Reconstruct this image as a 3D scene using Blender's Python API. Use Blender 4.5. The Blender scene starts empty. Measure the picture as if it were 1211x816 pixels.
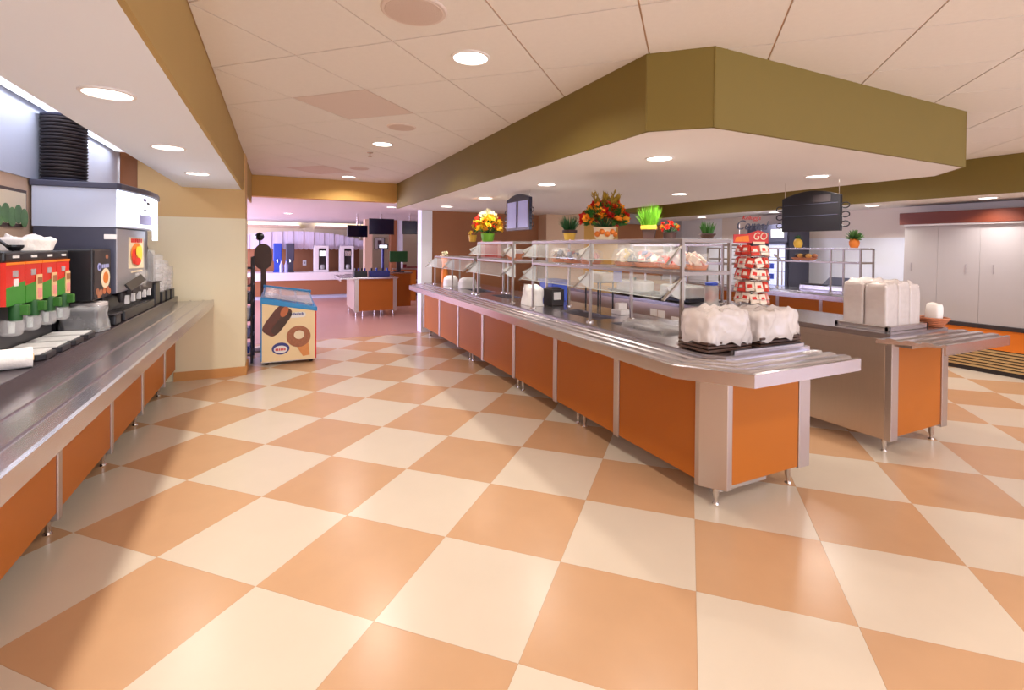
import bpy, bmesh, math, random
from mathutils import Vector, Matrix, noise

sc = bpy.context.scene
COL = sc.collection
R = math.radians

# ------------------------------------------------------------------ camera
CAM_H = 1.4957
yaw, pit, rol = R(26.2925), R(0.531), R(0.473)
fw = Vector((math.sin(yaw)*math.cos(pit), math.cos(yaw)*math.cos(pit), -math.sin(pit)))
rt = Vector((math.cos(yaw), -math.sin(yaw), 0.0))
up = rt.cross(fw)
r2 = rt*math.cos(rol) + up*math.sin(rol)
u2 = -rt*math.sin(rol) + up*math.cos(rol)
cd = bpy.data.cameras.new('camera')
cd.sensor_fit = 'HORIZONTAL'; cd.sensor_width = 36.0
cd.lens = 583.56/1211*36.0
cd.shift_x = (605.5-617.52)/1211
cd.shift_y = (298.11-408.0)/1211
cd.clip_start = 0.05; cd.clip_end = 200
cam = bpy.data.objects.new('camera', cd); COL.objects.link(cam)
m = Matrix.Identity(4)
for i in range(3):
    m[i][0], m[i][1], m[i][2] = r2[i], u2[i], -fw[i]
m[2][3] = CAM_H
cam.matrix_world = m
sc.camera = cam

# ------------------------------------------------------------------ world, daylight, exposure
w = bpy.data.worlds.new('world'); sc.world = w; w.use_nodes = True
bg = w.node_tree.nodes['Background']
bg.inputs[0].default_value = (0.84, 0.88, 1.0, 1); bg.inputs[1].default_value = 1.35
sc.view_settings.view_transform = 'Standard'; sc.view_settings.look = 'None'
sc.view_settings.gamma = 1.0; sc.view_settings.use_curve_mapping = False
sc.view_settings.exposure = 0.06

def area(name, loc, rot, sx, sy, power, color, spread=180):
    l = bpy.data.lights.new(name, 'AREA'); l.shape = 'RECTANGLE'; l.size = sx; l.size_y = sy
    l.energy = power; l.color = color; l.spread = R(spread)
    o = bpy.data.objects.new(name, l); COL.objects.link(o); o.location = loc; o.rotation_euler = rot
    return o
DAY = (0.64, 0.62, 1.0)
# daylight through the window bands of the dining area (left, and the far right end)
area('daylight_dining_window', (-4.9, 13.0, 1.35), (0, R(-90), 0), 1.7, 7.0, 760, DAY)
# daylight through the glazed front of the hall, behind the viewpoint
area('daylight_front_glazing', (2.6, -4.3, 1.35), (R(90), 0, 0), 9.0, 2.2, 190, (0.86, 0.90, 1.0))
# lilac daylight at an unseen side window added to tint the right-hand floor
area('added_side_daylight', (8.24, -2.2, 1.35), (0, R(90), 0), 1.5, 2.6, 45, DAY)

WARM = (1.0, 0.95, 0.86)

# ------------------------------------------------------------------ materials
def nodes_of(name):
    mt = bpy.data.materials.new(name); mt.use_nodes = True
    nt = mt.node_tree; return mt, nt, nt.nodes['Principled BSDF']
def setp(b, **k):
    for n, v in k.items():
        n = n.replace('_', ' ')
        if n in b.inputs: b.inputs[n].default_value = v
def srgb(r, g, b):
    f = lambda c: (c/255/12.92) if c/255 <= .04045 else ((c/255+.055)/1.055)**2.4
    return (f(r), f(g), f(b), 1)
def mat(name, col, rough=.5, metal=0.0, var=0.0, scale=8.0, bump=0.0, bscale=60.0, stretch=None, rand=0.0, **k):
    mt, nt, b = nodes_of(name)
    L = nt.links.new
    b.inputs['Base Color'].default_value = col
    setp(b, Roughness=rough, Metallic=metal, **k)
    tc = nt.nodes.new('ShaderNodeTexCoord'); mp = nt.nodes.new('ShaderNodeMapping')
    L(tc.outputs['Object'], mp.inputs[0])
    if stretch: mp.inputs['Scale'].default_value = stretch
    if var > 0 or rand > 0:
        nz = nt.nodes.new('ShaderNodeTexNoise'); nz.inputs['Scale'].default_value = scale; nz.inputs['Detail'].default_value = 4
        L(mp.outputs[0], nz.inputs['Vector'])
        mr = nt.nodes.new('ShaderNodeMapRange'); mr.inputs[3].default_value = 1-var; mr.inputs[4].default_value = 1+var
        L(nz.outputs[0], mr.inputs[0])
        hs = nt.nodes.new('ShaderNodeHueSaturation'); hs.inputs['Color'].default_value = col
        if rand > 0:
            oi = nt.nodes.new('ShaderNodeObjectInfo')
            m2 = nt.nodes.new('ShaderNodeMapRange'); m2.inputs[3].default_value = 1-rand; m2.inputs[4].default_value = 1+rand
            L(oi.outputs['Random'], m2.inputs[0])
            mu = nt.nodes.new('ShaderNodeMath'); mu.operation = 'MULTIPLY'
            L(mr.outputs[0], mu.inputs[0]); L(m2.outputs[0], mu.inputs[1]); L(mu.outputs[0], hs.inputs['Value'])
        else:
            L(mr.outputs[0], hs.inputs['Value'])
        L(hs.outputs[0], b.inputs['Base Color'])
    if bump > 0:
        n2 = nt.nodes.new('ShaderNodeTexNoise'); n2.inputs['Scale'].default_value = bscale; n2.inputs['Detail'].default_value = 3
        L(mp.outputs[0], n2.inputs['Vector'])
        bp = nt.nodes.new('ShaderNodeBump'); bp.inputs['Strength'].default_value = bump; bp.inputs['Distance'].default_value = .01
        L(n2.outputs[0], bp.inputs['Height']); L(bp.outputs[0], b.inputs['Normal'])
    return mt
def emis(name, col, strength):
    mt, nt, b = nodes_of(name)
    setp(b, Base_Color=col, Emission_Color=col, Emission_Strength=strength, Roughness=.4)
    return mt
def glassm(name, col=(.95, .98, .97, 1), alpha=.12, rough=.03):
    mt, nt, b = nodes_of(name)
    setp(b, Base_Color=col, Roughness=rough, Alpha=alpha, Specular_IOR_Level=.8)
    return mt

M = {}
M['tile_orange'] = mat('tile_orange', srgb(199, 156, 118), .26, var=.07, scale=5, rand=.035, bump=.03, bscale=9)
M['tile_cream'] = mat('tile_cream', srgb(214, 197, 177), .26, var=.035, scale=5, rand=.02, bump=.03, bscale=9)
M['grout'] = mat('grout', srgb(222, 186, 148), .7)
M['floor_pink'] = mat('floor_pink', srgb(192, 146, 134), .3, var=.05, scale=2)
M['ceil_tile'] = mat('ceil_tile', srgb(234, 229, 224), .9, var=.03, scale=30, bump=.15, bscale=140, rand=.012)
M['ceil_grid'] = mat('ceil_grid', srgb(196, 160, 130), .7)
M['plaster'] = mat('plaster', srgb(234, 228, 226), .85, var=.015, scale=2)
M['olive'] = mat('olive', srgb(126, 107, 46), .7, var=.03, scale=3)
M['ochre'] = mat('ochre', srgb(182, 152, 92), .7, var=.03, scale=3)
M['pier_ochre'] = mat('pier_ochre', srgb(216, 178, 122), .7, var=.03, scale=3)
M['plaster_daylight_tint'] = mat('plaster_daylight_tint', srgb(238, 244, 255), .85, var=.015, scale=2)  # white plaster with bluish daylight put into its colour
M['mustard'] = mat('mustard', srgb(206, 158, 84), .7, var=.03, scale=3)
M['wall_cream'] = mat('wall_cream', srgb(234, 220, 186), .6, var=.02, scale=2)
M['wall_white'] = mat('wall_white', srgb(238, 240, 250), .5, var=.02, scale=2)
M['wall_tan'] = mat('wall_tan', srgb(218, 186, 158), .7, var=.02, scale=2)
M['wall_shell'] = mat('wall_shell', srgb(234, 222, 212), .6, var=.02, scale=2)
M['wall_gold'] = mat('wall_gold', srgb(222, 172, 92), .7, var=.03, scale=2)
M['wall_brown'] = mat('wall_brown', srgb(160, 104, 66), .6, var=.06, scale=3)
M['wall_grey'] = mat('wall_grey', srgb(170, 160, 162), .7, var=.03, scale=2)
M['base'] = mat('base', srgb(206, 146, 84), .6)
M['panel'] = mat('panel', srgb(180, 102, 34), .45, var=.05, scale=3, stretch=(1, 1, .3), Specular_IOR_Level=.25)
M['steel'] = mat('steel', srgb(214, 206, 202), .27, 1.0, var=.05, scale=12, stretch=(1, 1, 14), bump=.02, bscale=40)
M['steel_top'] = mat('steel_top', srgb(204, 199, 202), .25, 1.0, var=.06, scale=10, stretch=(6, .4, 1), bump=.03, bscale=30)
M['steel_satin'] = mat('steel_satin', srgb(206, 190, 176), .4, 1.0, var=.04, scale=10, stretch=(8, 8, .5))
M['steel_grey'] = mat('steel_grey', srgb(186, 184, 190), .45, .7, var=.03)
M['trim_metal'] = mat('trim_metal', srgb(196, 186, 182), .36, .95)
M['guard_metal'] = mat('guard_metal', srgb(150, 138, 128), .4, .9)
M['chrome'] = mat('chrome', srgb(225, 220, 218), .15, 1.0, var=.03)
M['black'] = mat('black', srgb(26, 24, 28), .35, var=.1, scale=20)
M['black_stone'] = mat('black_stone', srgb(58, 48, 52), .22, var=.15, scale=120)
M['dark_grey'] = mat('dark_grey', srgb(70, 70, 88), .4, var=.05)
M['charcoal'] = mat('charcoal', srgb(48, 40, 42), .5, var=.05)
M['dark_brown'] = mat('dark_brown', srgb(78, 52, 40), .5, var=.1)
M['white_plastic'] = mat('white_plastic', srgb(240, 236, 234), .35, var=.02)
M['white_panel'] = mat('white_panel', srgb(204, 210, 228), .18, var=.02, scale=2)
M['foam'] = mat('foam', srgb(246, 238, 232), .6, var=.03, scale=20, bump=.06, bscale=40)
M['cloth'] = mat('cloth', srgb(240, 234, 230), .9, bump=.3, bscale=60)
M['wrap'] = mat('wrap', srgb(232, 220, 216), .14, var=.08, scale=18, bump=.55, bscale=16, Alpha=.64)
M['clear_wrap'] = mat('clear_wrap', srgb(235, 232, 232), .08, var=.05, scale=14, bump=.5, bscale=30, Alpha=.30)
M['basket_wrap'] = mat('basket_wrap', srgb(235, 232, 232), .06, bump=.5, bscale=30, Alpha=.13)
M['glass'] = glassm('glass')
M['glass_grey'] = glassm('glass_grey', (.75, .76, .72, 1), .42, .1)
M['glass_edge'] = glassm('glass_edge', (.80, .86, .82, 1), .7, .1)
M['red'] = mat('red', srgb(214, 44, 30), .4)
M['red_wood'] = mat('red_wood', srgb(108, 46, 20), .45, var=.12, scale=4, stretch=(1, .2, 4))
M['green'] = mat('green', srgb(60, 140, 44), .45, var=.1)
M['yellow'] = mat('yellow', srgb(250, 196, 40), .45, var=.06)
M['tan_card'] = mat('tan_card', srgb(230, 190, 140), .6, var=.05)
M['blue'] = mat('blue', srgb(24, 138, 206), .3, var=.03)
M['blue_deep'] = mat('blue_deep', srgb(50, 80, 190), .35, var=.05)
M['ad_cream'] = mat('ad_cream', srgb(246, 220, 172), .4, var=.05, scale=3)
M['choc'] = mat('choc', srgb(98, 48, 30), .4, var=.18, scale=40, bump=.2, bscale=60)
M['choc_in'] = mat('choc_in', srgb(196, 110, 66), .5, var=.06, scale=30)
M['nuts'] = mat('nuts', srgb(168, 106, 74), .5, var=.35, scale=45)
M['vanilla'] = mat('vanilla', srgb(240, 222, 190), .5, var=.05)
M['cone'] = mat('cone', srgb(226, 150, 86), .5, var=.12, scale=30)
M['navy'] = mat('navy', srgb(50, 56, 130), .4)
M['screen'] = mat('screen', srgb(22, 22, 48), .15, var=.05)
M['menu_print'] = mat('menu_print', srgb(168, 172, 222), .4, var=.04, scale=12)
M['leaf'] = mat('leaf', srgb(52, 110, 34), .5, var=.25, scale=20)
M['leaf_dark'] = mat('leaf_dark', srgb(30, 84, 36), .5, var=.25, scale=20)
M['leaf_lime'] = mat('leaf_lime', srgb(118, 184, 42), .5, var=.2, scale=14)
M['leaf_autumn'] = mat('leaf_autumn', srgb(170, 140, 40), .6, var=.3, scale=20)
M['bloom_red'] = mat('bloom_red', srgb(228, 40, 24), .5, var=.15, scale=30)
M['bloom_orange'] = mat('bloom_orange', srgb(246, 132, 24), .5, var=.15, scale=30)
M['bloom_yellow'] = mat('bloom_yellow', srgb(255, 214, 60), .5, var=.1, scale=30)
M['bloom_amber'] = mat('bloom_amber', srgb(255, 172, 40), .5, var=.1, scale=30)
M['bloom_white'] = mat('bloom_white', srgb(255, 250, 215), .5)
M['terracotta'] = mat('terracotta', srgb(226, 124, 40), .6, var=.1)
M['pot_gold'] = mat('pot_gold', srgb(226, 180, 66), .4, var=.08)
M['pot_dark'] = mat('pot_dark', srgb(70, 44, 40), .5, var=.1)
M['wicker'] = mat('wicker', srgb(206, 130, 92), .7, var=.3, scale=60)
M['maroon'] = mat('maroon', srgb(130, 44, 40), .5, var=.1)
M['lilac_valance'] = mat('lilac_valance', srgb(222, 212, 228), .6)
M['lens'] = emis('lens', (1, .93, .84, 1), 7.0)
M['cove'] = emis('cove', (1, .93, .82, 1), 2.2)
M['sign_lit'] = emis('sign_lit', (.88, .92, 1.0, 1), 1.25)
M['fridge_lit'] = emis('fridge_lit', (.72, .76, 1.0, 1), .8)
M['speaker_cloth'] = mat('speaker_cloth', srgb(212, 192, 182), .9, bump=.3, bscale=300)
M['vent_grey'] = mat('vent_grey', srgb(222, 206, 198), .8)
M['pack_red'] = mat('pack_red', srgb(214, 60, 44), .35, var=.3, scale=40)
M['pack_white'] = mat('pack_white', srgb(240, 222, 205), .35, var=.1, scale=30)
M['pack_pink'] = mat('pack_pink', srgb(236, 150, 140), .35, var=.2, scale=30)
M['orange_panel'] = mat('orange_panel', srgb(222, 120, 36), .4, var=.04)
M['grille'] = mat('grille', srgb(206, 176, 128), .35, .6)
M['photo_green'] = mat('photo_green', srgb(90, 130, 70), .5, var=.5, scale=12)
M['picture'] = mat('picture', srgb(120, 80, 90), .5, var=.4, scale=10)
M['curtain'] = mat('curtain', srgb(174, 165, 164), .55, var=.02, scale=3)

ORD = ('first', 'second', 'third', 'fourth', 'fifth', 'sixth', 'seventh', 'eighth', 'ninth', 'tenth', 'eleventh', 'twelfth', 'thirteenth', 'fourteenth', 'fifteenth', 'sixteenth', 'seventeenth', 'eighteenth', 'nineteenth', 'topmost')
# ------------------------------------------------------------------ mesh helpers
class MB:
    def __init__(s): s.v = []; s.f = []
    def add(s, vs, fs):
        o = len(s.v); s.v += [tuple(p) for p in vs]; s.f += [tuple(i+o for i in f) for f in fs]; return s
    def box(s, x0, x1, y0, y1, z0, z1):
        if x0 > x1: x0, x1 = x1, x0
        if y0 > y1: y0, y1 = y1, y0
        if z0 > z1: z0, z1 = z1, z0
        return s.add([(x0,y0,z0),(x1,y0,z0),(x1,y1,z0),(x0,y1,z0),(x0,y0,z1),(x1,y0,z1),(x1,y1,z1),(x0,y1,z1)],
                     [(3,2,1,0),(4,5,6,7),(0,1,5,4),(1,2,6,5),(2,3,7,6),(3,0,4,7)])
    def prism(s, poly, z0, z1):            # poly counter-clockwise in XY
        n = len(poly)
        a = sum(poly[i][0]*poly[(i+1)%n][1]-poly[(i+1)%n][0]*poly[i][1] for i in range(n))
        if a < 0: poly = poly[::-1]
        return s.add([(x,y,z0) for x,y in poly]+[(x,y,z1) for x,y in poly],
                     [tuple(range(n-1,-1,-1)), tuple(range(n,2*n))]+[(i,(i+1)%n,(i+1)%n+n,i+n) for i in range(n)])
    def slab(s, pts, nrm, t):              # planar polygon pts (3D) thickened by t along nrm
        n = len(pts); nv = Vector(nrm).normalized()*t
        q = [Vector(p) for p in pts]
        c = Vector((0,0,0))
        for i in range(n): c += q[i].cross(q[(i+1)%n])
        if c.dot(nv) < 0: q = q[::-1]
        return s.add([tuple(p) for p in q]+[tuple(p+nv) for p in q],
                     [tuple(range(n-1,-1,-1)), tuple(range(n,2*n))]+[(i,(i+1)%n,(i+1)%n+n,i+n) for i in range(n)])
    def tube(s, p0, p1, r0, r1=None, n=10, caps=True):
        r1 = r0 if r1 is None else r1
        p0 = Vector(p0); p1 = Vector(p1); d = (p1-p0).normalized()
        a = d.orthogonal().normalized(); b = d.cross(a)
        vs = []
        for p, r in ((p0, r0), (p1, r1)):
            for i in range(n):
                t = 2*math.pi*i/n; vs.append(tuple(p+a*math.cos(t)*r+b*math.sin(t)*r))
        fs = [(i,(i+1)%n,(i+1)%n+n,i+n) for i in range(n)]
        if caps: fs += [tuple(range(n-1,-1,-1)), tuple(range(n,2*n))]
        return s.add(vs, fs)
    def path(s, pts, r, n=8):
        for a, b in zip(pts[:-1], pts[1:]): s.tube(a, b, r, n=n)
        return s
    def lathe(s, prof, c=(0,0,0), n=24, sx=1, sy=1):   # prof: list of (r, z) bottom to top
        vs = []; fs = []
        for r, z in prof:
            for i in range(n):
                t = 2*math.pi*i/n; vs.append((c[0]+r*sx*math.cos(t), c[1]+r*sy*math.sin(t), c[2]+z))
        k = len(prof)
        for j in range(k-1):
            for i in range(n): fs.append((j*n+i, j*n+(i+1)%n, (j+1)*n+(i+1)%n, (j+1)*n+i))
        fs.append(tuple(range(n-1,-1,-1))); fs.append(tuple((k-1)*n+i for i in range(n)))
        return s.add(vs, fs)
    def ball(s, c, r, n=8, rz=None):
        rz = rz or r; k = 6
        prof = [(max(r*math.sin(math.pi*j/k), r*.02), -rz*math.cos(math.pi*j/k)) for j in range(k+1)]
        return s.lathe(prof, c, n)
    def quadstrip(s, A, B):                # two polylines -> sheet
        n = len(A); return s.add(list(A)+list(B), [(i,i+1,n+i+1,n+i) for i in range(n-1)])
    def mesh(s, name, mt, smooth=False):
        me = bpy.data.meshes.new(name); me.from_pydata(s.v, [], s.f); me.update()
        if mt is not None: me.materials.append(M[mt] if isinstance(mt, str) else mt)
        if smooth:
            for p in me.polygons: p.use_smooth = True
        return me
    def build(s, name, mt, parent=None, smooth=False, bevel=0, kind=None, label=None, segs=2):
        me = s.mesh(name, mt, smooth)
        o = bpy.data.objects.new(name, me); COL.objects.link(o)
        if parent is not None: adopt(o, parent)
        if bevel:
            b = o.modifiers.new('bevel', 'BEVEL'); b.width = bevel; b.segments = segs; b.limit_method = 'ANGLE'; b.angle_limit = R(35)
        if smooth and hasattr(me, 'set_sharp_from_angle'): me.set_sharp_from_angle(angle=R(40))
        if kind: o['kind'] = kind
        if label: o['label'] = label
        return o
def wmat(o):                               # world matrix from location/rotation chain (no depsgraph needed)
    m = Matrix.LocRotScale(o.location, o.rotation_euler, o.scale)
    if o.parent: return wmat(o.parent) @ o.matrix_parent_inverse @ m
    return m
def adopt(o, parent):
    o.parent = parent; o.matrix_parent_inverse = wmat(parent).inverted()
def B(): return MB()
def box(*a): return MB().box(*a)

def tag(o, label=None, cat=None, group=None, kind=None):
    if label: o['label'] = label
    if cat: o['category'] = cat
    if group: o['group'] = group
    if kind: o['kind'] = kind
    return o
def thing(name, label, cat, loc, group=None):
    o = bpy.data.objects.new(name, None); COL.objects.link(o); o.location = loc; o.empty_display_size = .1
    return tag(o, label, cat, group)
def struct(name, mb, mt, parent=None, **k):
    o = mb.build(name, mt, parent, **k); o['kind'] = 'structure'; return o
def dup(root, loc, rotz=0.0, label=None, group=None):
    r = root.copy(); COL.objects.link(r); r.location = loc; r.rotation_euler = (0, 0, rotz)
    if label: r['label'] = label
    if group: r['group'] = group
    def rec(src, dst):
        for ch in list(src.children):
            c = ch.copy(); COL.objects.link(c); c.parent = dst; c.matrix_parent_inverse = ch.matrix_parent_inverse.copy()
            rec(ch, c)
    rec(root, r); return r
def clip(poly, x0, x1, y0, y1):
    for ax, lim, sg in ((0,x0,1),(0,x1,-1),(1,y0,1),(1,y1,-1)):
        out = []
        for i in range(len(poly)):
            a, b = poly[i], poly[(i+1)%len(poly)]
            da, db = sg*(a[ax]-lim), sg*(b[ax]-lim)
            if da >= 0: out.append(a)
            if (da > 0 and db < 0) or (da < 0 and db > 0):
                t = da/(da-db); out.append((a[0]+t*(b[0]-a[0]), a[1]+t*(b[1]-a[1])))
        poly = out
        if len(poly) < 3: return []
    return poly
def parea(p): return abs(sum(p[i][0]*p[(i+1)%len(p)][1]-p[(i+1)%len(p)][0]*p[i][1] for i in range(len(p))))/2
def inview(x, y, z, mg=60):
    d = Vector((x, y, z-CAM_H)); zc = d.dot(fw)
    if zc < .15: return 0
    u = 617.52+583.56*d.dot(r2)/zc; v = 298.11-583.56*d.dot(u2)/zc
    return 1 if (-mg < u < 1211+mg and -mg < v < 816+mg) else 0
def lumpy(mb, x0, x1, y0, y1, z0, z1, amp=.02, fr=9.0, n=10, rnd=.35, seed=0, flare=0.0, topamp=None, nz=None, ragged=0.0):
    """rounded, wrinkled box surface (bags, wrapped stacks, cloths)"""
    cx, cy = (x0+x1)/2, (y0+y1)/2; hx, hy = (x1-x0)/2, (y1-y0)/2; hz = z1-z0
    nz = nz or n; segs = 4*n; vs = []; fs = []
    def ring(rad, z, k):
        out = []
        for i in range(segs):
            t = 2*math.pi*i/segs; c, s_ = math.cos(t), math.sin(t); e = rnd
            px = math.copysign(abs(c)**e, c); py = math.copysign(abs(s_)**e, s_)
            p = Vector((cx+hx*px*rad, cy+hy*py*rad, z))
            q = Vector((p.x*fr+seed*3.1, p.y*fr+seed*1.7, z*fr*.55+seed))
            d = noise.noise(q)*amp + noise.noise(q*2.7)*amp*.45
            dirv = Vector((px*hy, py*hx, 0)).normalized() if rad > .3 else Vector((0, 0, 0))
            p += dirv*d*(1.0 if rad > .6 else .3)
            out.append(p)
        return out
    rings = []
    for k in range(nz+1):
        t = k/nz
        rad = 1+flare*(1-t)**3
        if t > .8: rad *= 1-.10*((t-.8)/.2)**2
        rings.append(ring(rad, z0+hz*t*(.97), k))
    for k, rad in enumerate((.8, .55, .3, .06)):
        rg = ring(rad, z1, 0)
        ta = amp if topamp is None else topamp
        for p in rg:
            p.z = z1 + noise.noise(Vector((p.x*fr*1.3+seed, p.y*fr*1.3, seed*2.)))*ta*1.3 - (.0 if k else .004)
        rings.append(rg)
    if ragged:
        for k in range(3):
            for p in rings[k]: p.z += noise.noise(Vector((p.x*13+seed, p.y*13, seed*.7)))*ragged*(1-k/3)
    for rg in rings: vs += [tuple(p) for p in rg]
    for j in range(len(rings)-1):
        for i in range(segs): fs.append((j*segs+i, j*segs+(i+1)%segs, (j+1)*segs+(i+1)%segs, (j+1)*segs+i))
    fs.append(tuple(range(segs-1,-1,-1))); fs.append(tuple((len(rings)-1)*segs+i for i in range(segs)))
    return mb.add(vs, fs)
def text_mesh(name, body, size, mt, parent, origin, xdir, ydir, thick=.001, shear=0.0):
    cu = bpy.data.curves.new(name, 'FONT'); cu.body = body; cu.size = size; cu.extrude = thick; cu.align_x = 'CENTER'; cu.shear = shear
    to = bpy.data.objects.new(name+'_tmp', cu); COL.objects.link(to)
    bpy.context.view_layer.update()
    me = bpy.data.meshes.new_from_object(to.evaluated_get(bpy.context.evaluated_depsgraph_get()))
    bpy.data.objects.remove(to); bpy.data.curves.remove(cu)
    X = Vector(xdir).normalized(); Y = Vector(ydir).normalized(); Z = X.cross(Y); O = Vector(origin)
    for v in me.vertices: v.co = O + X*v.co.x + Y*v.co.y + Z*v.co.z
    me.materials.clear(); me.materials.append(M[mt])
    o = bpy.data.objects.new(name, me); COL.objects.link(o); adopt(o, parent); return o

# ================================================================== STRUCTURE
ZC, ZS, ZX = 2.55, 2.13, 2.235           # tiled ceiling, soffit underside, dining ceiling
XF, XI0, XI1, XB, XW = -.36, 1.785, 5.0, 7.1, 8.2
YB, YP, YK = 8.4, 6.5, 8.5
SQ = math.sqrt(.5)

# floor: slab + checker tiles set at 45 degrees
floor = struct('floor', box(-1.6, 8.4, -4.6, 8.46, -.12, -.006), 'grout')
def tile_poly(i, j, T, tx, ty, gap):
    pts = []
    for a, b in ((i,j),(i+1,j),(i+1,j+1),(i,j+1)):
        a2 = a+(gap/T if a == i else -gap/T); b2 = b+(gap/T if b == j else -gap/T)
        A, Bv = (a2-tx)*T, (b2-ty)*T
        pts.append(((A+Bv)*SQ, (Bv-A)*SQ))
    return pts
T = .61
full = {}
rest = {'tile_orange': MB(), 'tile_cream': MB()}
for i in range(-14, 26):
    for j in range(-18, 14):
        p0 = tile_poly(i, j, T, 4.9274, -2.7312, 0.0004)
        p = clip(p0, -1.55, 8.35, -4.5, 8.45)
        if len(p) < 3 or parea(p) < .002: continue
        mt = 'tile_orange' if (i+j) % 2 == 0 else 'tile_cream'
        cx = sum(q[0] for q in p)/len(p); cy = sum(q[1] for q in p)/len(p)
        vis = inview(cx, cy, 0, 20) or any(inview(x, y, 0, 0) for x, y in p)
        if not vis or cx < -1.2:
            rest[mt].prism(p, -.006, 0); continue
        if len(p) == 4 and parea(p) > .37*.985:
            if mt not in full: full[mt] = MB().prism([(x-cx, y-cy) for x, y in p], -.006, 0).mesh('floor_tile', mt)
            me = full[mt]
        else:
            me = MB().prism([(x-cx, y-cy) for x, y in p], -.006, 0).mesh('floor_tile', mt)
        o = bpy.data.objects.new('floor_tile', me); COL.objects.link(o); o.location = (cx, cy, 0); adopt(o, floor)
for mt in rest: rest[mt].build('floor_tile_field', mt, floor, kind='stuff')
struct('floor_dining', box(-5.2, 9.4, 8.46, 17.8, -.12, 0), 'floor_pink')

# tiled ceiling
ceil = struct('ceiling', box(-.36, 7.1, -4.5, 8.4, ZC+.006, ZC+.12), 'ceil_grid')
Tc, a0, b0 = .62, .54, .35
def in_island(x, y): return 1.95 < x < 4.85 and y > 2.1
vent_cells = set(); cfull = {}
crest = MB()
for i in range(-16, 26):
    for j in range(-20, 16):
        # a along (1,1), b along (-1,1)
        pts = []
        g = .0045
        for a, b in ((i,j),(i+1,j),(i+1,j+1),(i,j+1)):
            A = (a+a0)*Tc+(g if a == i else -g); Bv = (b+b0)*Tc+(g if b == j else -g)
            pts.append(((A-Bv)*SQ, (A+Bv)*SQ))
        p = clip(pts, -.355, 7.095, -4.4, 8.395)
        if len(p) < 3 or parea(p) < .002: continue
        if all(in_island(x, y) for x, y in p): continue
        cx = sum(q[0] for q in p)/len(p); cy = sum(q[1] for q in p)/len(p)
        mt = 'ceil_tile'
        if not (inview(cx, cy, ZC, 20) or any(inview(x, y, ZC, 0) for x, y in p)):
            crest.prism(p, ZC, ZC+.006); continue
        if abs(cx-.53) < .2 and (abs(cy-3.92) < .2 or abs(cy-7.4) < .25): mt = 'vent_grey'
        if len(p) == 4 and parea(p) > .36*.985 and mt in cfull: me = cfull[mt]
        else:
            me = MB().prism([(x-cx, y-cy) for x, y in p], 0, .006).mesh('ceiling_tile', mt)
            if len(p) == 4 and parea(p) > .36*.985: cfull[mt] = me
        o = bpy.data.objects.new('ceiling_tile', me); COL.objects.link(o); o.location = (cx, cy, ZC); adopt(o, ceil)
crest.build('ceiling_tile_field', 'ceil_tile', ceil, kind='stuff')

# left soffit over the beverage line, with its ochre fascia
struct('ceiling_soffit_left', box(-.95, XF-.02, -4.5, YP+.0, ZS, ZC+.1), 'plaster_daylight_tint')
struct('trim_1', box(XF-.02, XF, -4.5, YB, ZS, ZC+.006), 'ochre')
struct('ceiling_alcove', box(-1.6, -.95, -4.5, YP, 2.46, 2.6), 'plaster')
# island soffit
isl = [(XI0, 2.11), (2.03, 1.865), (4.65, 1.865), (XI1, 2.2), (XI1, YB+.1), (XI0, YB+.1)]
struct('ceiling_soffit_island', MB().prism([(x+(.02 if x < 2 else (-.02 if x > 4.9 else 0)), y+(.02 if y < 2 else 0)) for x, y in isl], ZS, ZC+.08), 'plaster')
def fascia(poly, z0, z1, t=.02):
    mb = MB()
    for a, b in zip(poly[:-1], poly[1:]):
        d = Vector((b[0]-a[0], b[1]-a[1], 0)).normalized(); n = Vector((-d.y, d.x, 0))
        e = d*.004
        mb.slab([Vector((a[0],a[1],z0))-e, Vector((b[0],b[1],z0))+e, Vector((b[0],b[1],z1))+e, Vector((a[0],a[1],z1))-e], n, t)
    return mb
struct('trim_2', fascia([(XI0, YB), (XI0, 2.11), (2.03, 1.865), (4.65, 1.865), (XI1, 2.2), (XI1, YB)], ZS, ZC+.006), 'olive')
# cross beam and right beam
struct('trim_3', box(XF, XI0, YB, YB+.2, ZX, ZC+.1), 'mustard')
struct('trim_4', box(XB, XB+.02, -4.5, YK, ZS, ZC+.006), 'olive')
struct('ceiling_soffit_right', box(XB+.02, XW+.2, -4.5, YK, ZS, ZC+.1), 'plaster')
struct('ceiling_dining', box(-5.2, 9.4, YB+.2, 17.8, ZX, ZX+.1), 'plaster')
struct('ceiling_kitchen', box(XI1, XB, YB-.3, YB+.25, ZX, ZC+.1), 'olive')

# walls
pier = struct('wall_pier', box(-1.52, -.34, YP, YP+.42, 0, 1.8), 'wall_cream')
struct('trim_5', box(-1.34, -.345, YP-.0, YP+.42, 1.8, ZC), 'pier_ochre')
struct('trim_6', box(-1.50, -1.34, YP+.05, YP+.42, 1.8, ZC), 'wall_brown')
struct('baseboard_pier', MB().box(-1.02, -.325, YP-.015, YP, 0, .1).box(-.34, -.325, YP, YP+.43, 0, .1), 'base')
struct('wall_left', box(-1.7, -1.5, -4.5, YP, 0, 2.46), 'wall_tan')
struct('trim_7', box(-1.5, -1.485, 3.2, YP-.04, 1.93, 2.455), 'white_panel')
struct('trim_8', box(-1.5, -1.475, YP-.06, YP-.03, 1.93, 2.45), 'steel')
struct('wall_dining_left', MB().box(-5.2, -5.0, 8.46, 17.6, 0, .45).box(-5.2, -5.0, 8.46, 17.6, 2.2, ZX), 'wall_cream')
struct('wall_dining_front', box(-5.2, -1.1, 7.9, 8.46, 0, ZX+.1), 'wall_cream')
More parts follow.
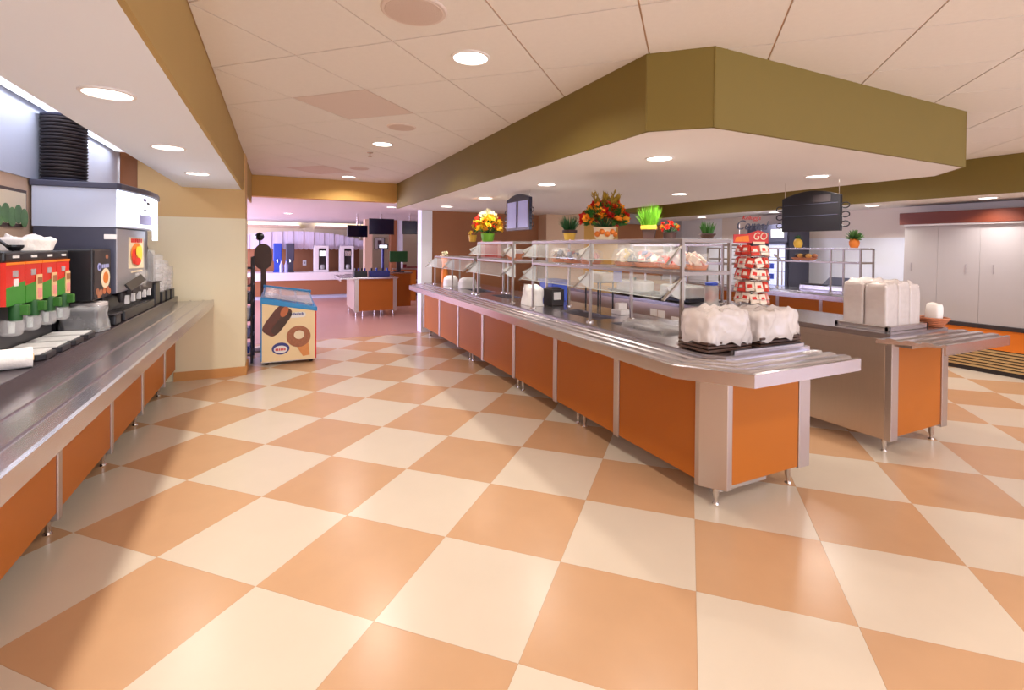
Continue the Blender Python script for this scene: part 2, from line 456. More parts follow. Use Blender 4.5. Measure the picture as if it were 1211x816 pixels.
struct('wall_dining_side', box(-1.25, -1.1, YP+.42, 7.9, 0, 2.4), 'wall_tan')
struct('ceiling_passage', box(-1.25, XF-.02, YP+.42, YB+.25, ZX, ZC+.1), 'plaster')
struct('wall_far', box(-5.2, 9.4, 17.5, 17.7, 0, ZX), 'wall_cream')
struct('trim_9', box(-1.2, .62, 17.30, 17.5, 2.05, 2.13), 'wall_tan')
struct('trim_10', box(1.05, 2.6, 17.30, 17.5, 2.05, 2.13), 'wall_tan')
struct('wall_dining_right', box(9.2, 9.4, 8.7, 17.6, 0, ZX), 'wall_cream')
kw = struct('wall_kitchen', MB().box(2.42, 8.2, YK, YK+.2, 0, ZX), 'wall_brown')
struct('trim_11', box(2.23, 2.42, YK-.03, YK+.23, 0, ZX), 'wall_white')
struct('wall_kitchen_pillar', MB().box(4.55, 5.4, YK-.32, YK, 0, ZX), 'wall_tan')
struct('trim_12', box(5.4, 6.42, YK-.06, YK, 0, ZX), 'wall_gold')
struct('trim_13', box(6.42, 7.66, YK-.05, YK, 2.02, ZX), 'wall_grey')
struct('trim_14', box(7.66, 8.2, YK-.05, YK, 0, ZX), 'wall_grey')
wr = struct('wall_right', MB().box(XW, XW+.2, -.8, YK, 0, 1.69).box(XW, XW+.2, -4.5, -.8, 0, .55).box(XW, XW+.2, -4.5, -3.6, .55, 1.69), 'wall_white')
struct('wall_right_upper', MB().box(XW, XW+.2, -.8, 7.3, 1.69, ZS).box(XW, XW+.2, -4.5, -3.6, 1.69, ZS).box(XW, XW+.2, -3.6, -.8, 2.1, ZS), 'wall_shell')
wn = struct('added_window_1', MB().box(XW-.01, XW+.06, -3.6, -3.54, .55, 2.1).box(XW-.01, XW+.06, -.86, -.8, .55, 2.1).box(XW-.01, XW+.06, -3.6, -.8, .55, .61).box(XW-.01, XW+.06, -3.6, -.8, 2.04, 2.1), 'trim_metal')  # unseen window frame, built in to hold the side daylight lamp
box(XW+.0, XW+.05, -2.23, -2.17, .6, 2.05).build('mullion', 'trim_metal', wn)
struct('wall_right_white', box(XW, XW+.2, 7.3, YK, 1.69, ZS), 'wall_white')
# hall front behind the viewpoint: low wall, header, mullions of the glazing
fr = struct('wall_front', MB().box(-1.7, 8.4, -4.7, -4.5, 0, .25).box(-1.7, 8.4, -4.7, -4.5, 2.3, 2.65), 'wall_cream')
for k in range(6): box(-1.7+k*2.0, -1.6+k*2.0, -4.65, -4.55, .25, 2.3).build('mullion', 'trim_metal', fr)

# ================================================================== LAMPS AND CEILING FITTINGS
def downlight(x, y, z, r, power, label, group=None, spread=125, col=WARM):
    t = thing('downlight', label, 'ceiling light', (x, y, z), group)
    ring = MB(); n = 28
    vs = []; fs = []
    for (rr, zz) in ((r*1.16, 0), (r*1.14, -.006), (r*1.0, -.008), (r*.97, -.002)):
        for i in range(n):
            a = 2*math.pi*i/n; vs.append((x+rr*math.cos(a), y+rr*math.sin(a), z+zz))
    for j in range(3):
        for i in range(n): fs.append((j*n+(i+1)%n, j*n+i, (j+1)*n+i, (j+1)*n+(i+1)%n))
    ring.add(vs, fs).build('trim_ring', 'plaster', t, smooth=True)
    MB().lathe([(r*.98, -.004), (r*.98, -.001)], (x, y, z), n).build('lens', 'lens', t)
    l = bpy.data.lights.new('lamp', 'AREA'); l.shape = 'DISK'; l.size = 2*r*.9; l.energy = power; l.color = col; l.spread = R(spread)
    o = bpy.data.objects.new('lamp', l); COL.objects.link(o); o.location = (x, y, z-.012); adopt(o, t)
    return t
PW = 12.5
gl = 'downlights in the tiled ceiling over the walkway'
for k, (y, lb) in enumerate(((-2.6, 'round downlight in the tiled ceiling near the hall front'), (0.0, 'round downlight in the tiled ceiling above the hall entrance'), (2.6, 'large bright round downlight in the tiled ceiling beside the grey speaker grille tile'), (5.2, 'round downlight in the tiled ceiling between the sprinkler and the air vent'), (7.9, 'round downlight in the tiled ceiling close to the ochre cross beam'))):
    downlight(.955, y, ZC, .095, PW*1.05, lb, gl, spread=150)
gs = 'downlights in the left soffit'
for y, lb in ((-1.2, 'round downlight in the left soffit near the hall front'), (.1, 'round downlight in the left soffit before the first machine'), (1.37, 'round downlight in the left soffit over the tray rail'), (2.637, 'large round downlight in white left soffit above the red and green dispenser'), (3.908, 'round downlight in white left soffit above the lit beverage machine'), (5.208, 'round downlight in white left soffit next to the cream pier')):
    downlight(-.645, y, ZS, .085, 7.5, lb, gs)
gi = 'downlights under the island soffit'
for x, y, lb in ((2.39, 2.68, 'round downlight under island soffit above the wrapped tray stacks'), (4.14, 2.68, 'round downlight under island soffit above the black hanging menu board'), (2.4, 4.32, 'round downlight under island soffit between big bouquet and lilac menu board'), (4.14, 4.3, 'round downlight under island soffit above the inner steel counter'), (2.36, 7.45, 'round downlight under island soffit near the far end of the counter'), (2.38, 5.9, 'round downlight under island soffit above the yellow bouquet'), (4.14, 5.9, 'round downlight under island soffit above the far inner counter')):
    downlight(x, y, ZS, .085, 7, lb, gi)
gr = 'downlights over the right side'
for x, y, lb in ((7.52, 2.8, 'round downlight in right soffit above the covered display case'), (7.52, 4.07, 'round downlight in right soffit above the rear serving counter'), (7.52, 5.6, 'round downlight in right soffit above the drinks fridge'), (7.52, 7.2, 'added round downlight in right soffit brightening the wall near the kitchen corner')):  # last one is added to brighten the white wall by the kitchen corner
    downlight(x, y, ZS, .085, 7.5, lb, gr, col=(1.0, .97, .95))
for x, y, lb in ((3.2, -2.6, 'round downlight in front ceiling bay by the glazing'), (3.2, 0.0, 'round downlight in front ceiling bay before the island'), (6.0, -1.2, 'round downlight in front ceiling bay on the right'), (6.05, 1.2, 'round downlight in tiled ceiling in front of the display case'), (6.05, 3.8, 'round downlight in tiled ceiling between island soffit and right beam'), (6.05, 6.2, 'round downlight in tiled ceiling near the kitchen wall')):
    downlight(x, y, ZC, .095, PW*1.2, lb, gr, spread=155)
gd = 'downlights in the dining ceiling'
for x, y, lb in ((1.9, 9.4, 'small downlight in dining ceiling just beyond the ochre beam'), (3.4, 12.5, 'small downlight in dining ceiling by the hanging screens'), (0.2, 12.5, 'small downlight in dining ceiling over the passage')):
    downlight(x, y, ZX, .085, 6, lb, gd, col=(1.0, .94, .9))
# fluorescent strip in the alcove over the beverage machines
t = thing('strip_light', 'white fluorescent strip light in alcove above the beverage machines', 'ceiling light', (-1.36, 4.4, 2.45))
for y in (2.5, 4.4): MB().tube((-1.36, y, 2.45), (-1.36, y, 2.459), .02).build('mount', 'white_plastic', t)
box(-1.46, -1.26, 2.6, 6.2, 2.425, 2.45).build('housing', 'white_plastic', t)
box(-1.45, -1.27, 2.62, 6.18, 2.417, 2.425).build('diffuser', 'sign_lit', t)
l = bpy.data.lights.new('lamp', 'AREA'); l.shape = 'RECTANGLE'; l.size = .18; l.size_y = 3.5; l.energy = 11; l.color = (.86, .88, 1.0)
o = bpy.data.objects.new('lamp', l); COL.objects.link(o); o.location = (-1.36, 4.4, 2.41); adopt(o, t)
# cove lamps on the far wall
for x0, x1, lb in ((-1.15, .6, 'bright cove light strip on the far cream wall over the blue dispenser'), (1.08, 2.58, 'bright cove light strip on the far cream wall beside the hanging screens')):
    t = thing('cove_light', lb, 'wall light', ((x0+x1)/2, 17.4, 2.13), 'cove light strips on the far wall')
    box(x0, x1, 17.34, 17.48, 2.13, 2.16).build('tube', 'cove', t)
    box(x0-.02, x1+.02, 17.31, 17.33, 2.12, 2.15).build('lip', 'plaster', t)
# ceiling speakers, sprinkler
for x, y, r, lb in ((.54, 2.2, .14, 'large round speaker grille in ceiling nearest the hall entrance'), (.97, 4.38, .12, 'round speaker grille in the ceiling beside the square air vent'), (.98, 6.98, .12, 'round speaker grille in the ceiling near the far downlight')):
    t = thing('ceiling_speaker', lb, 'speaker', (x, y, ZC), 'round ceiling speakers')
    MB().lathe([(r, -.008), (r*1.04, -.004), (r*1.05, 0)], (x, y, ZC), 28).build('rim', 'vent_grey', t)
    MB().lathe([(r*.3, -.013), (r*.9, -.010), (r*.95, -.006)], (x, y, ZC), 28).build('grille', 'speaker_cloth', t)
t = thing('sprinkler', 'small metal sprinkler head hanging from the tiled ceiling', 'sprinkler', (.92, 5.75, ZC))
MB().lathe([(.03, -.006), (.035, 0)], (.92, 5.75, ZC), 16).build('escutcheon', 'chrome', t)
MB().tube((.92, 5.75, ZC-.004), (.92, 5.75, ZC-.04), .008).build('stem', 'chrome', t)
MB().lathe([(.022, -.047), (.022, -.042)], (.92, 5.75, ZC), 12).build('deflector', 'chrome', t)

# ================================================================== SERVING COUNTERS
def sweep(mb, path, prof, cut0=0.0, cut1=0.0):
    n = len(path); dirs = []
    for a, b in zip(path[:-1], path[1:]): dirs.append(Vector((b[0]-a[0], b[1]-a[1])).normalized())
    rings = []
    for i, p in enumerate(path):
        if i == 0: d0 = dirs[0]; mv = Vector((d0.y, -d0.x)); sh = d0*cut0
        elif i == n-1: d0 = dirs[-1]; mv = Vector((d0.y, -d0.x)); sh = -d0*cut1
        else:
            n0 = Vector((dirs[i-1].y, -dirs[i-1].x)); n1 = Vector((dirs[i].y, -dirs[i].x))
            mv = (n0+n1); mv = mv/(mv.length_squared/2); sh = Vector((0, 0))
        rings.append([(p[0]+(mv.x+sh.x)*d, p[1]+(mv.y+sh.y)*d, z) for d, z in prof])
    k = len(prof); vs = [q for r in rings for q in r]; fs = []
    for j in range(n-1):
        for i in range(k): fs.append((j*k+i, j*k+(i+1)%k, (j+1)*k+(i+1)%k, (j+1)*k+i))
    fs.append(tuple(range(k-1, -1, -1))); fs.append(tuple((n-1)*k+i for i in range(k)))
    return mb.add(vs, fs)
def rail_profile(wd, zt, lip=.062):
    s = wd/.33; p = [(0, zt-.03), (0, zt)]
    for c in (.075, .16, .245):
        p += [((c-.030)*s, zt), ((c-.024)*s, zt+.009), ((c+.0)*s, zt+.012), ((c+.024)*s, zt+.009), ((c+.030)*s, zt)]
    p += [(.308*s, zt), (.314*s, zt+.01), (wd, zt+.006), (wd, zt-lip), (wd-.012, zt-lip), (wd-.014, zt-.012)]
    return p
def flat_rail_profile(wd, zt, lip=.07):
    p = [(0, zt-.03), (0, zt)]
    for c in (.125, .245):
        p += [(c-.011, zt), (c-.007, zt+.008), (c+.007, zt+.008), (c+.011, zt)]
    p += [(wd-.02, zt), (wd-.015, zt+.008), (wd, zt+.005), (wd, zt-lip), (wd-.012, zt-lip), (wd-.014, zt-.012)]
    return p
def leg(x, y, h, parent, r=.016):
    o = MB().lathe([(r*.75, 0), (r*.8, .012), (r*.7, .03), (r*1.15, .05), (r*1.25, h)], (x, y, 0), 14).build('leg', 'steel', parent, smooth=True)
    MB().lathe([(r*1.3, 0), (r*1.0, .01)], (x, y, 0), 14).build('foot', 'chrome', o)
    return o
def well(x0, x1, y0, y1, z, parent, depth=.10):
    o = MB(); t_ = .006
    o.box(x0, x0+t_, y0, y1, z-depth, z).box(x1-t_, x1, y0, y1, z-depth, z).box(x0, x1, y0, y0+t_, z-depth, z).box(x0, x1, y1-t_, y1, z-depth, z)
    w_ = o.build('food_well', 'steel_top', parent)
    box(x0+t_, x1-t_, y0+t_, y1-t_, z-depth, z-depth+.006).build('pan', 'dark_brown', w_)
    return w_
def top_with_wells(mb, x0, x1, y0, y1, z0, z1, wx0, wx1, wells):
    """counter top slab with rectangular openings"""
    mb.box(x0, wx0, y0, y1, z0, z1).box(wx1, x1, y0, y1, z0, z1)
    e = y0
    for a, b in wells:
        mb.box(wx0, wx1, e, a, z0, z1); e = b
    mb.box(wx0, wx1, e, y1, z0, z1); return mb

# ---- island main counter
X0, Y0, Y1, X1 = 2.215, 2.0, 8.2, 3.02
ct = thing('serving_counter', 'long island serving counter with orange panels and steel tray rail, holding glass sneeze guards', 'counter', (2.6, 5.0, 0))
MB().prism([(X0+.02, Y1), (X0+.02, 2.12), (2.31, 2.02), (X1-.02, 2.02), (X1-.02, Y1)], .15, .78).build('carcass', 'steel_satin', ct)
WELLS = ((2.62, 3.3), (3.48, 4.15), (5.3, 5.85), (6.2, 6.9))
top_with_wells(MB().prism([(X0-.005, 2.5), (X0-.005, 2.10), (2.285, Y0-.005), (X1+.01, Y0-.005), (X1+.01, 2.5)], .845, .885), X0-.005, X1+.01, 2.5, Y1+.01, .845, .885, 2.42, 2.68, WELLS).build('countertop', 'steel_top', ct)
box(X0-.003, X0+.02, 2.12, Y1, .78, .845).build('apron', 'steel_top', ct); box(X1-.02, X1, 2.02, Y1, .78, .845).build('apron', 'steel_top', ct); box(2.3, X1, Y0, Y0+.02, .815, .845).build('apron', 'steel_top', ct)
seams = [2.11, 2.902, 3.79, 4.65, 5.53, 6.43, 7.307, 8.19]
for a, b in zip(seams[:-1], seams[1:]):
    box(X0-.004, X0+.02, a+.03, b-.03, .14, .815).build('front_panel', 'panel', ct, bevel=.003, label='orange laminate front panel')
for s_ in seams[1:]:
    box(X0-.012, X0+.02, s_-.03, s_+.03, .13, .818).build('panel_trim', 'trim_metal', ct, bevel=.003)
MB().prism([(X0-.02, 2.135), (X0-.022, 2.10), (2.283, Y0-.024), (2.325, Y0-.022), (2.33, Y0+.02), (X0+.03, 2.14)], .12, .82).build('corner_post', 'trim_metal', ct, bevel=.003)
box(2.325, 2.925, Y0-.006, Y0+.02, .135, .815).build('end_panel', 'panel', ct, bevel=.003, label='orange laminate end panel')
box(2.925, X1+.012, Y0-.012, Y0+.05, .125, .82).build('corner_post', 'trim_metal', ct, bevel=.003)
for y in (2.08, 3.46, 3.56, 4.62, 4.74, 6.1, 6.2, 8.15): leg(2.31, y, .16, ct)
for y in (2.07, 4.7, 8.1): leg(2.94, y, .16, ct)
sweep(MB(), [(X0, Y1+.05), (X0, 2.10), (2.285, Y0), (X1-.02, Y0)], rail_profile(.33, .868), cut0=1.05).build('tray_rail', 'steel_top', ct)
for y in (2.6, 3.8, 5.0, 6.2, 7.4): box(1.95, X0, y-.012, y+.012, .80, .838).build('rail_bracket', 'steel', ct)
box(2.36, 2.8, 2.12, 2.17, .03, .065).build('pipe', 'chrome', ct); MB().tube((2.55, 2.16, .045), (2.9, 2.7, .045), .018).build('pipe', 'steel', ct)
for a, b in WELLS: well(2.42, 2.68, a, b, .885, ct)
# ---- island inner counter (second line)
c2 = thing('steel_counter', 'stainless steel backed counter with orange end panel, carrying the foam boxes and cereal rack', 'counter', (4.4, 4.0, 0))
MB().box(4.02, 4.77, 2.05, 8.2, .15, .78).build('carcass', 'steel_satin', c2); box(4.75, 4.77, 2.05, 8.2, .78, .845).build('apron', 'steel_satin', c2)
for a, b in ((2.06, 3.5), (3.51, 4.95), (4.96, 6.4), (6.41, 7.8)):
    box(4.0, 4.02, a, b, .10, .80).build('back_panel', 'steel_satin', c2, bevel=.004)
top_with_wells(MB(), 3.985, 4.8, 2.02, 8.2, .845, .885, 4.5, 4.68, ((4.05, 4.65), (4.85, 5.45))).build('countertop', 'steel_top', c2)
box(3.985, 4.01, 2.05, 8.0, .80, .845).build('back_apron', 'steel_satin', c2)
box(4.09, 4.71, 2.025, 2.05, .12, .815).build('end_panel', 'panel', c2, bevel=.003, label='orange laminate end panel')
box(4.0, 4.09, 2.015, 2.06, .10, .82).build('corner_post', 'trim_metal', c2, bevel=.003)
box(4.71, 4.80, 2.015, 2.06, .10, .82).build('corner_post', 'trim_metal', c2, bevel=.003)
for a, b in ((2.08, 2.95), (2.99, 3.9), (3.94, 4.9), (4.94, 5.9)):
    box(4.77, 4.785, a, b, .14, .815).build('front_panel', 'panel', c2)
leg(4.06, 2.09, .16, c2); leg(4.66, 2.06, .16, c2); leg(4.06, 4.5, .16, c2); leg(4.7, 4.5, .16, c2); leg(4.06, 7.9, .16, c2)
sweep(MB(), [(3.80, 2.02), (4.84, 2.02)], rail_profile(.36, .868), cut0=.35).build('tray_rail', 'steel_top', c2)
box(4.02, 4.3, 1.9, 2.02, .80, .838).build('rail_bracket', 'steel', c2)
for a, b in ((4.05, 4.65), (4.85, 5.45)): well(4.5, 4.68, a, b, .885, c2)
for y, zz in ((4.55, .74), (4.42, .735), (4.2, .69)):
    box(3.992, 4.0, y-.055, y+.055, zz-.04, zz+.04).build('outlet_plate', 'white_plastic', c2)
for y in (2.75, 2.95, 3.15): MB().tube((4.0, y, .865), (3.975, y, .865), .018).build('knob', 'black', c2)
# ---- left beverage counter
cl = thing('beverage_counter', 'left counter with orange panels, black top and wide steel tray rail under the drink machines', 'counter', (-1.2, 3.2, 0))
YS = -.5
box(-1.49, -1.02, YS, YP-.02, .16, .87).build('carcass', 'dark_brown', cl)
box(-1.495, -.985, YS, YP-.005, .87, .935).build('countertop', 'black_stone', cl, bevel=.006)
ls = [YS, .6, 1.5, 2.39, 3.272, 4.158, 4.99, 5.87, YP-.03]
for a, b in zip(ls[:-1], ls[1:]):
    box(-1.02, -.997, a+.025, b-.025, .14, .815).build('front_panel', 'panel', cl, bevel=.003, label='orange laminate front panel')
for s_ in ls[1:-1]:
    box(-1.02, -.988, s_-.025, s_+.025, .10, .82).build('panel_trim', 'trim_metal', cl, bevel=.003)
    leg(-1.06, s_+.07, .16, cl)
sweep(MB(), [(-.992, YP-.02), (-.992, YS)][::-1], flat_rail_profile(.345, .877, .07)).build('tray_rail', 'steel_top', cl)
for y in (1.5, 2.4, 3.28, 4.16, 5.0, 5.87): box(-1.0, -.70, y-.015, y+.015, .795, .843).build('rail_bracket', 'steel', cl)
# ---- rear counter on the right
c3 = thing('rear_serving_counter', 'rear serving counter with orange panels standing before the white wall and drinks fridge', 'counter', (7.2, 5.2, 0))
box(6.97, 7.55, 3.95, 7.6, .12, .845).build('carcass', 'steel_satin', c3)
box(6.95, 7.58, 3.94, 7.62, .845, .885).build('countertop', 'steel_top', c3, bevel=.006)
rs = [3.95, 4.42, 5.1, 5.8, 6.5, 7.2, 7.6]
for a, b in zip(rs[:-1], rs[1:]):
    box(6.945, 6.97, a+.02, b-.02, .14, .815).build('front_panel', 'panel', c3, label='orange laminate front panel')
for s_ in rs[1:-1]: box(6.938, 6.97, s_-.025, s_+.025, .13, .82).build('panel_trim', 'trim_metal', c3)
for y in (4.0, 5.1, 6.5, 7.5): leg(7.0, y, .15, c3); leg(7.5, y, .15, c3)
sweep(MB(), [(6.95, 7.6), (6.95, 3.95)], rail_profile(.28, .868)).build('tray_rail', 'steel_top', c3)

# ================================================================== SNEEZE GUARDS
def guard(name, label, xo, xi, ys, zb, zm, zt, tilt=True, low=False):
    t = thing(name, label, 'sneeze guard', ((xo+xi)/2, sum(ys)/len(ys), zb))
    h = .0105
    for y in ys:
        for x in (xo, xi):
            box(x-h, x+h, y-h, y+h, zb, zt).build('post', 'guard_metal', t)
            MB().lathe([(.032, 0), (.032, .008), (.018, .014)], (x, y, zb), 14).build('post_flange', 'chrome', t)
        for z in ((zt-h,) if low else (zm, zt-h)):
            box(xo, xi, y-h*.9, y+h*.9, z-h, z+h).build('cross_rail', 'guard_metal', t)
    for x in (xo, xi):
        for z in ((zt-h,) if low else (zm, zt-h)): box(x-h*.9, x+h*.9, ys[0], ys[-1], z-h, z+h).build('side_rail', 'guard_metal', t)
    for a, b in zip(ys[:-1], ys[1:]):
        if not low: box(xo+.01, xi-.01, a+.015, b-.015, zm+h, zm+h+.007).build('glass_shelf', 'glass', t)
        box(xo-.01, xi+.01, a+.01, b-.01, zt, zt+.008).build('glass_top', 'glass', t)
        if tilt:
            for z, dx, dz in (((zt-.03, .15, .13),) if low else ((zm-.02, .15, .13), (zt-.03, .12, .12))):
                MB().slab([(xo-.015, a+.03, z), (xo-.015, b-.03, z), (xo-dx, b-.03, z-dz), (xo-dx, a+.03, z-dz)], (1, 0, -1), .006).build('tilted_glass', 'glass', t)
                box(xo-dx-.002, xo-dx+.003, a+.03, b-.03, z-dz-.003, z-dz+.002).build('glass_edge', 'glass_edge', t)
    if tilt:
        for y in ys:
            for z, dx, dz in (((zt-.03, .16, .14),) if low else ((zm-.02, .16, .14), (zt-.03, .13, .13))):
                MB().slab([(xo, y-.012, z), (xo, y+.012, z), (xo-dx, y+.012, z-dz), (xo-dx, y-.012, z-dz)], (1, 0, -1), .010).build('bracket_arm', 'guard_metal', t)
                fan = [(xo+.03, y, z)]+[(xo+.03-.165*math.sin(a), y, z-.15*math.cos(a)) for a in [i*R(11) for i in range(7)]]
                MB().slab(fan, (0, 1, 0), .005).build('end_glass', 'glass_grey', t)
    return t
guard('sneeze_guard', 'two-tier glass sneeze guard on the island counter with potted plants on top', 2.31, 2.735, (2.37, 3.4, 4.42), .885, 1.335, 1.56)
guard('sneeze_guard', 'single-bay two-tier sneeze guard carrying the yellow bouquet near the lilac menu board', 2.31, 2.735, (4.9, 5.95), .885, 1.335, 1.56)
guard('sneeze_guard', 'low one-tier sneeze guard over the white bowls at the far end of the island', 2.31, 2.735, (6.1, 7.0, 7.9), .885, 1.335, 1.345, low=True)
g3 = guard('sneeze_guard', 'narrow steel framed sneeze guard on the rear counter holding bread rolls', 7.05, 7.35, (3.75+.2, 4.35, 5.4, 6.6), .885, 1.32, 1.52, tilt=False)
g4 = guard('sneeze_guard', 'steel and glass sneeze guard on the inner steel counter behind the cereal rack', 4.45, 4.72, (3.95, 4.75, 5.55), .885, 1.33, 1.55, tilt=False)

# ================================================================== THINGS ON THE ISLAND
def bowl_stack(name, x, y, z, r, h, label, group=None, mt='white_plastic'):
    t = thing(name, label, 'bowls', (x, y, z), group)
    n = 7
    for k in range(n):
        z0 = z+h*.6*k/n; s_ = 1.0-.012*k
        MB().lathe([(r*s_, 0), (r*1.03*s_, .006), (r*s_, .012), (r*.97*s_, h*.12), (r*.9*s_, h*.25), (r*.62*s_, h*.40), (r*.3*s_, h*.42)], (x, y, z0), 24).build('bowl', mt, t, smooth=True)
    return t
def wrapped_stack(x0, x1, y0, y1, z, h, label, seed):
    t = thing('wrapped_tray_stack', label, 'tray stack', ((x0+x1)/2, (y0+y1)/2, z), 'plastic-wrapped tray stacks')
    for k in range(3):
        box(x0+.01, x1-.01, y0+.01, y1-.01, z+.004+k*.022, z+.020+k*.022).build('tray', 'dark_brown', t, bevel=.004)
    box(x0+.03, x1-.03, y0+.03, y1-.03, z+.066, z+h*.9).build('tray_pile', 'foam', t)
    lumpy(MB(), x0, x1, y0, y1, z+.05, z+h, amp=.024, fr=13, n=30, rnd=.42, seed=seed, flare=.02, topamp=.04, ragged=.05).build('plastic_wrap', 'wrap', t, smooth=True)
    return t
wrapped_stack(2.225, 2.61, 2.07, 2.33, .8855, .245, 'dark trays under wrinkled clear plastic on the counter corner, left of the pair', 3)
wrapped_stack(2.655, 3.055, 2.055, 2.325, .8855, .23, 'dark trays under smoother clear plastic beside the counter end, right of the pair', 8)
t = thing('sheet_pan', 'shallow steel sheet pan lying before the wrapped tray stacks on the counter corner', 'pan', (2.66, 2.02, .885))
MB().box(2.36, 2.99, 2.004, 2.008, .886, .906).box(2.36, 2.365, 2.004, 2.034, .886, .906).box(2.985, 2.99, 2.004, 2.034, .886, .906).box(2.36, 2.99, 2.03, 2.034, .886, .906).build('rim', 'steel_top', t)
box(2.36, 2.99, 2.004, 2.034, .8855, .8865).build('base', 'steel_top', t)
tag(lumpy(MB(), 2.44, 2.66, 2.66, 3.2, .80, .93, amp=.03, fr=14, n=14, rnd=.5, seed=21, topamp=.035).build('plastic_bag', 'clear_wrap', smooth=True), 'crumpled clear plastic bag lying in the food well of the island', 'bag')

# foam containers on the inner counter
t = thing('container_tray', 'dark steel tray under the white foam containers on the inner counter', 'tray', (4.42, 2.3, .885))
MB().box(4.1, 4.62, 2.1, 2.46, .886, .90).build('base', 'charcoal', t, bevel=.004)
MB().box(4.08, 4.64, 2.08, 2.11, .886, .925).box(4.08, 4.11, 2.08, 2.48, .886, .925).box(4.61, 4.64, 2.08, 2.48, .886, .925).box(4.08, 4.64, 2.45, 2.48, .886, .925).build('rim', 'steel', t, bevel=.004)
for k, (x0, x1, y0, y1, h) in enumerate(((4.118, 4.288, 2.118, 2.278, .335), (4.118, 4.288, 2.282, 2.442, .345), (4.290, 4.450, 2.118, 2.278, .345), (4.290, 4.450, 2.282, 2.442, .35), (4.452, 4.602, 2.118, 2.278, .325), (4.452, 4.602, 2.282, 2.442, .32))):
    lb = 'sleeve of white foam containers on steel tray, ' + ('at the aisle-side front corner', 'at the aisle-side back corner', 'in the middle of the front row', 'in the middle of the back row', 'front one next to the wicker basket', 'back one by the wicker basket')[k]
    t = thing('foam_container_sleeve', lb, 'containers', ((x0+x1)/2, (y0+y1)/2, .90), 'sleeves of foam containers')
    for q in range(9):
        zz = .90+h*q/9
        MB().box(x0+.006, x1-.006, y0+.006, y1-.006, zz+.001, zz+h/9-.002).build('container', 'foam', t, bevel=.012)
    lumpy(MB(), x0, x1, y0, y1, .903, .90+h+.012, amp=.002, fr=12, n=12, rnd=.2, seed=30+k, topamp=.03).build('plastic_sleeve', 'wrap', t, smooth=True)
t = thing('wicker_basket', 'small woven wicker basket beside the foam containers on the inner counter', 'basket', (4.745, 2.09, .886))
bx, by = 4.745, 2.09
for k in range(5):
    z0 = .887+k*.015; r0 = .055+k*.010
    MB().lathe([(r0, 0), (r0+.009, .007), (r0+.003, .015), (r0-.012, .015), (r0-.012, 0)], (bx, by, z0), 20).build('weave_ring', 'wicker', t, smooth=True)
tag(t, 'small woven wicker basket beside the foam containers on the inner counter', 'basket')
tag(lumpy(MB(), bx-.05, bx+.05, by-.05, by+.05, .895, 1.07, amp=.01, fr=10, n=8, rnd=.4, seed=77).build('napkin_pack', 'foam', smooth=True), 'white pack of napkins standing in the wicker basket', 'napkins')

# cereal rack
cx, cy, z0 = 4.3, 3.45, .885
t = thing('cereal_rack', 'revolving rack of red cereal packets with a Cereal to Go sign on the inner counter', 'rack', (cx, cy, z0))
MB().lathe([(.15, 0), (.16, .012), (.05, .03), (.014, .04), (.014, .68), (.01, .70)], (cx, cy, z0), 20).build('stand', 'black', t, smooth=True)
rnd = random.Random(4)
for tier in range(5):
    zt_ = z0+.07+tier*.118
    r = MB()
    for rr in (.17,):
        for q in range(20):
            a, b = 2*math.pi*q/20, 2*math.pi*(q+1)/20
            for zz in (0.0, .045): r.tube((cx+rr*math.cos(a), cy+rr*math.sin(a), zt_+zz), (cx+rr*math.cos(b), cy+rr*math.sin(b), zt_+zz), .003, n=5)
        for q in range(6):
            a = 2*math.pi*q/6; r.tube((cx, cy, zt_), (cx+rr*math.cos(a), cy+rr*math.sin(a), zt_), .003, n=5)
    tr = r.build('wire_tier', 'chrome', t)
    for q in range(11):
        a = 2*math.pi*(q+.5*(tier % 2))/11; rr = .125
        X = Vector((-math.sin(a), math.cos(a), 0)); N = Vector((math.cos(a), math.sin(a), .25)).normalized(); U = N.cross(X); U = -U if U.z < 0 else U
        c = Vector((cx, cy, zt_+.052))+Vector((math.cos(a), math.sin(a), 0))*rr
        w2, h2 = .040, .048
        mtn = rnd.choice(('pack_red', 'pack_red', 'pack_white', 'pack_pink', 'pack_white')); c += Vector((0, 0, rnd.uniform(-.008, .012))); X = (X+U*rnd.uniform(-.3, .3)).normalized(); U = N.cross(X); U = -U if U.z < 0 else U
        pk = MB().slab([c-X*w2-U*h2, c+X*w2-U*h2, c+X*w2*.95+U*h2, c-X*w2*.95+U*h2], N, .03).build('packet', mtn, tr, bevel=.006)
        MB().slab([c-X*w2*.55-U*h2*.3+N*.0305, c+X*w2*.55-U*h2*.3+N*.0305, c+X*w2*.45+U*h2*.35+N*.0305, c-X*w2*.45+U*h2*.35+N*.0305], N, .001).build('print', 'pack_white' if mtn != 'pack_white' else 'red', tr)
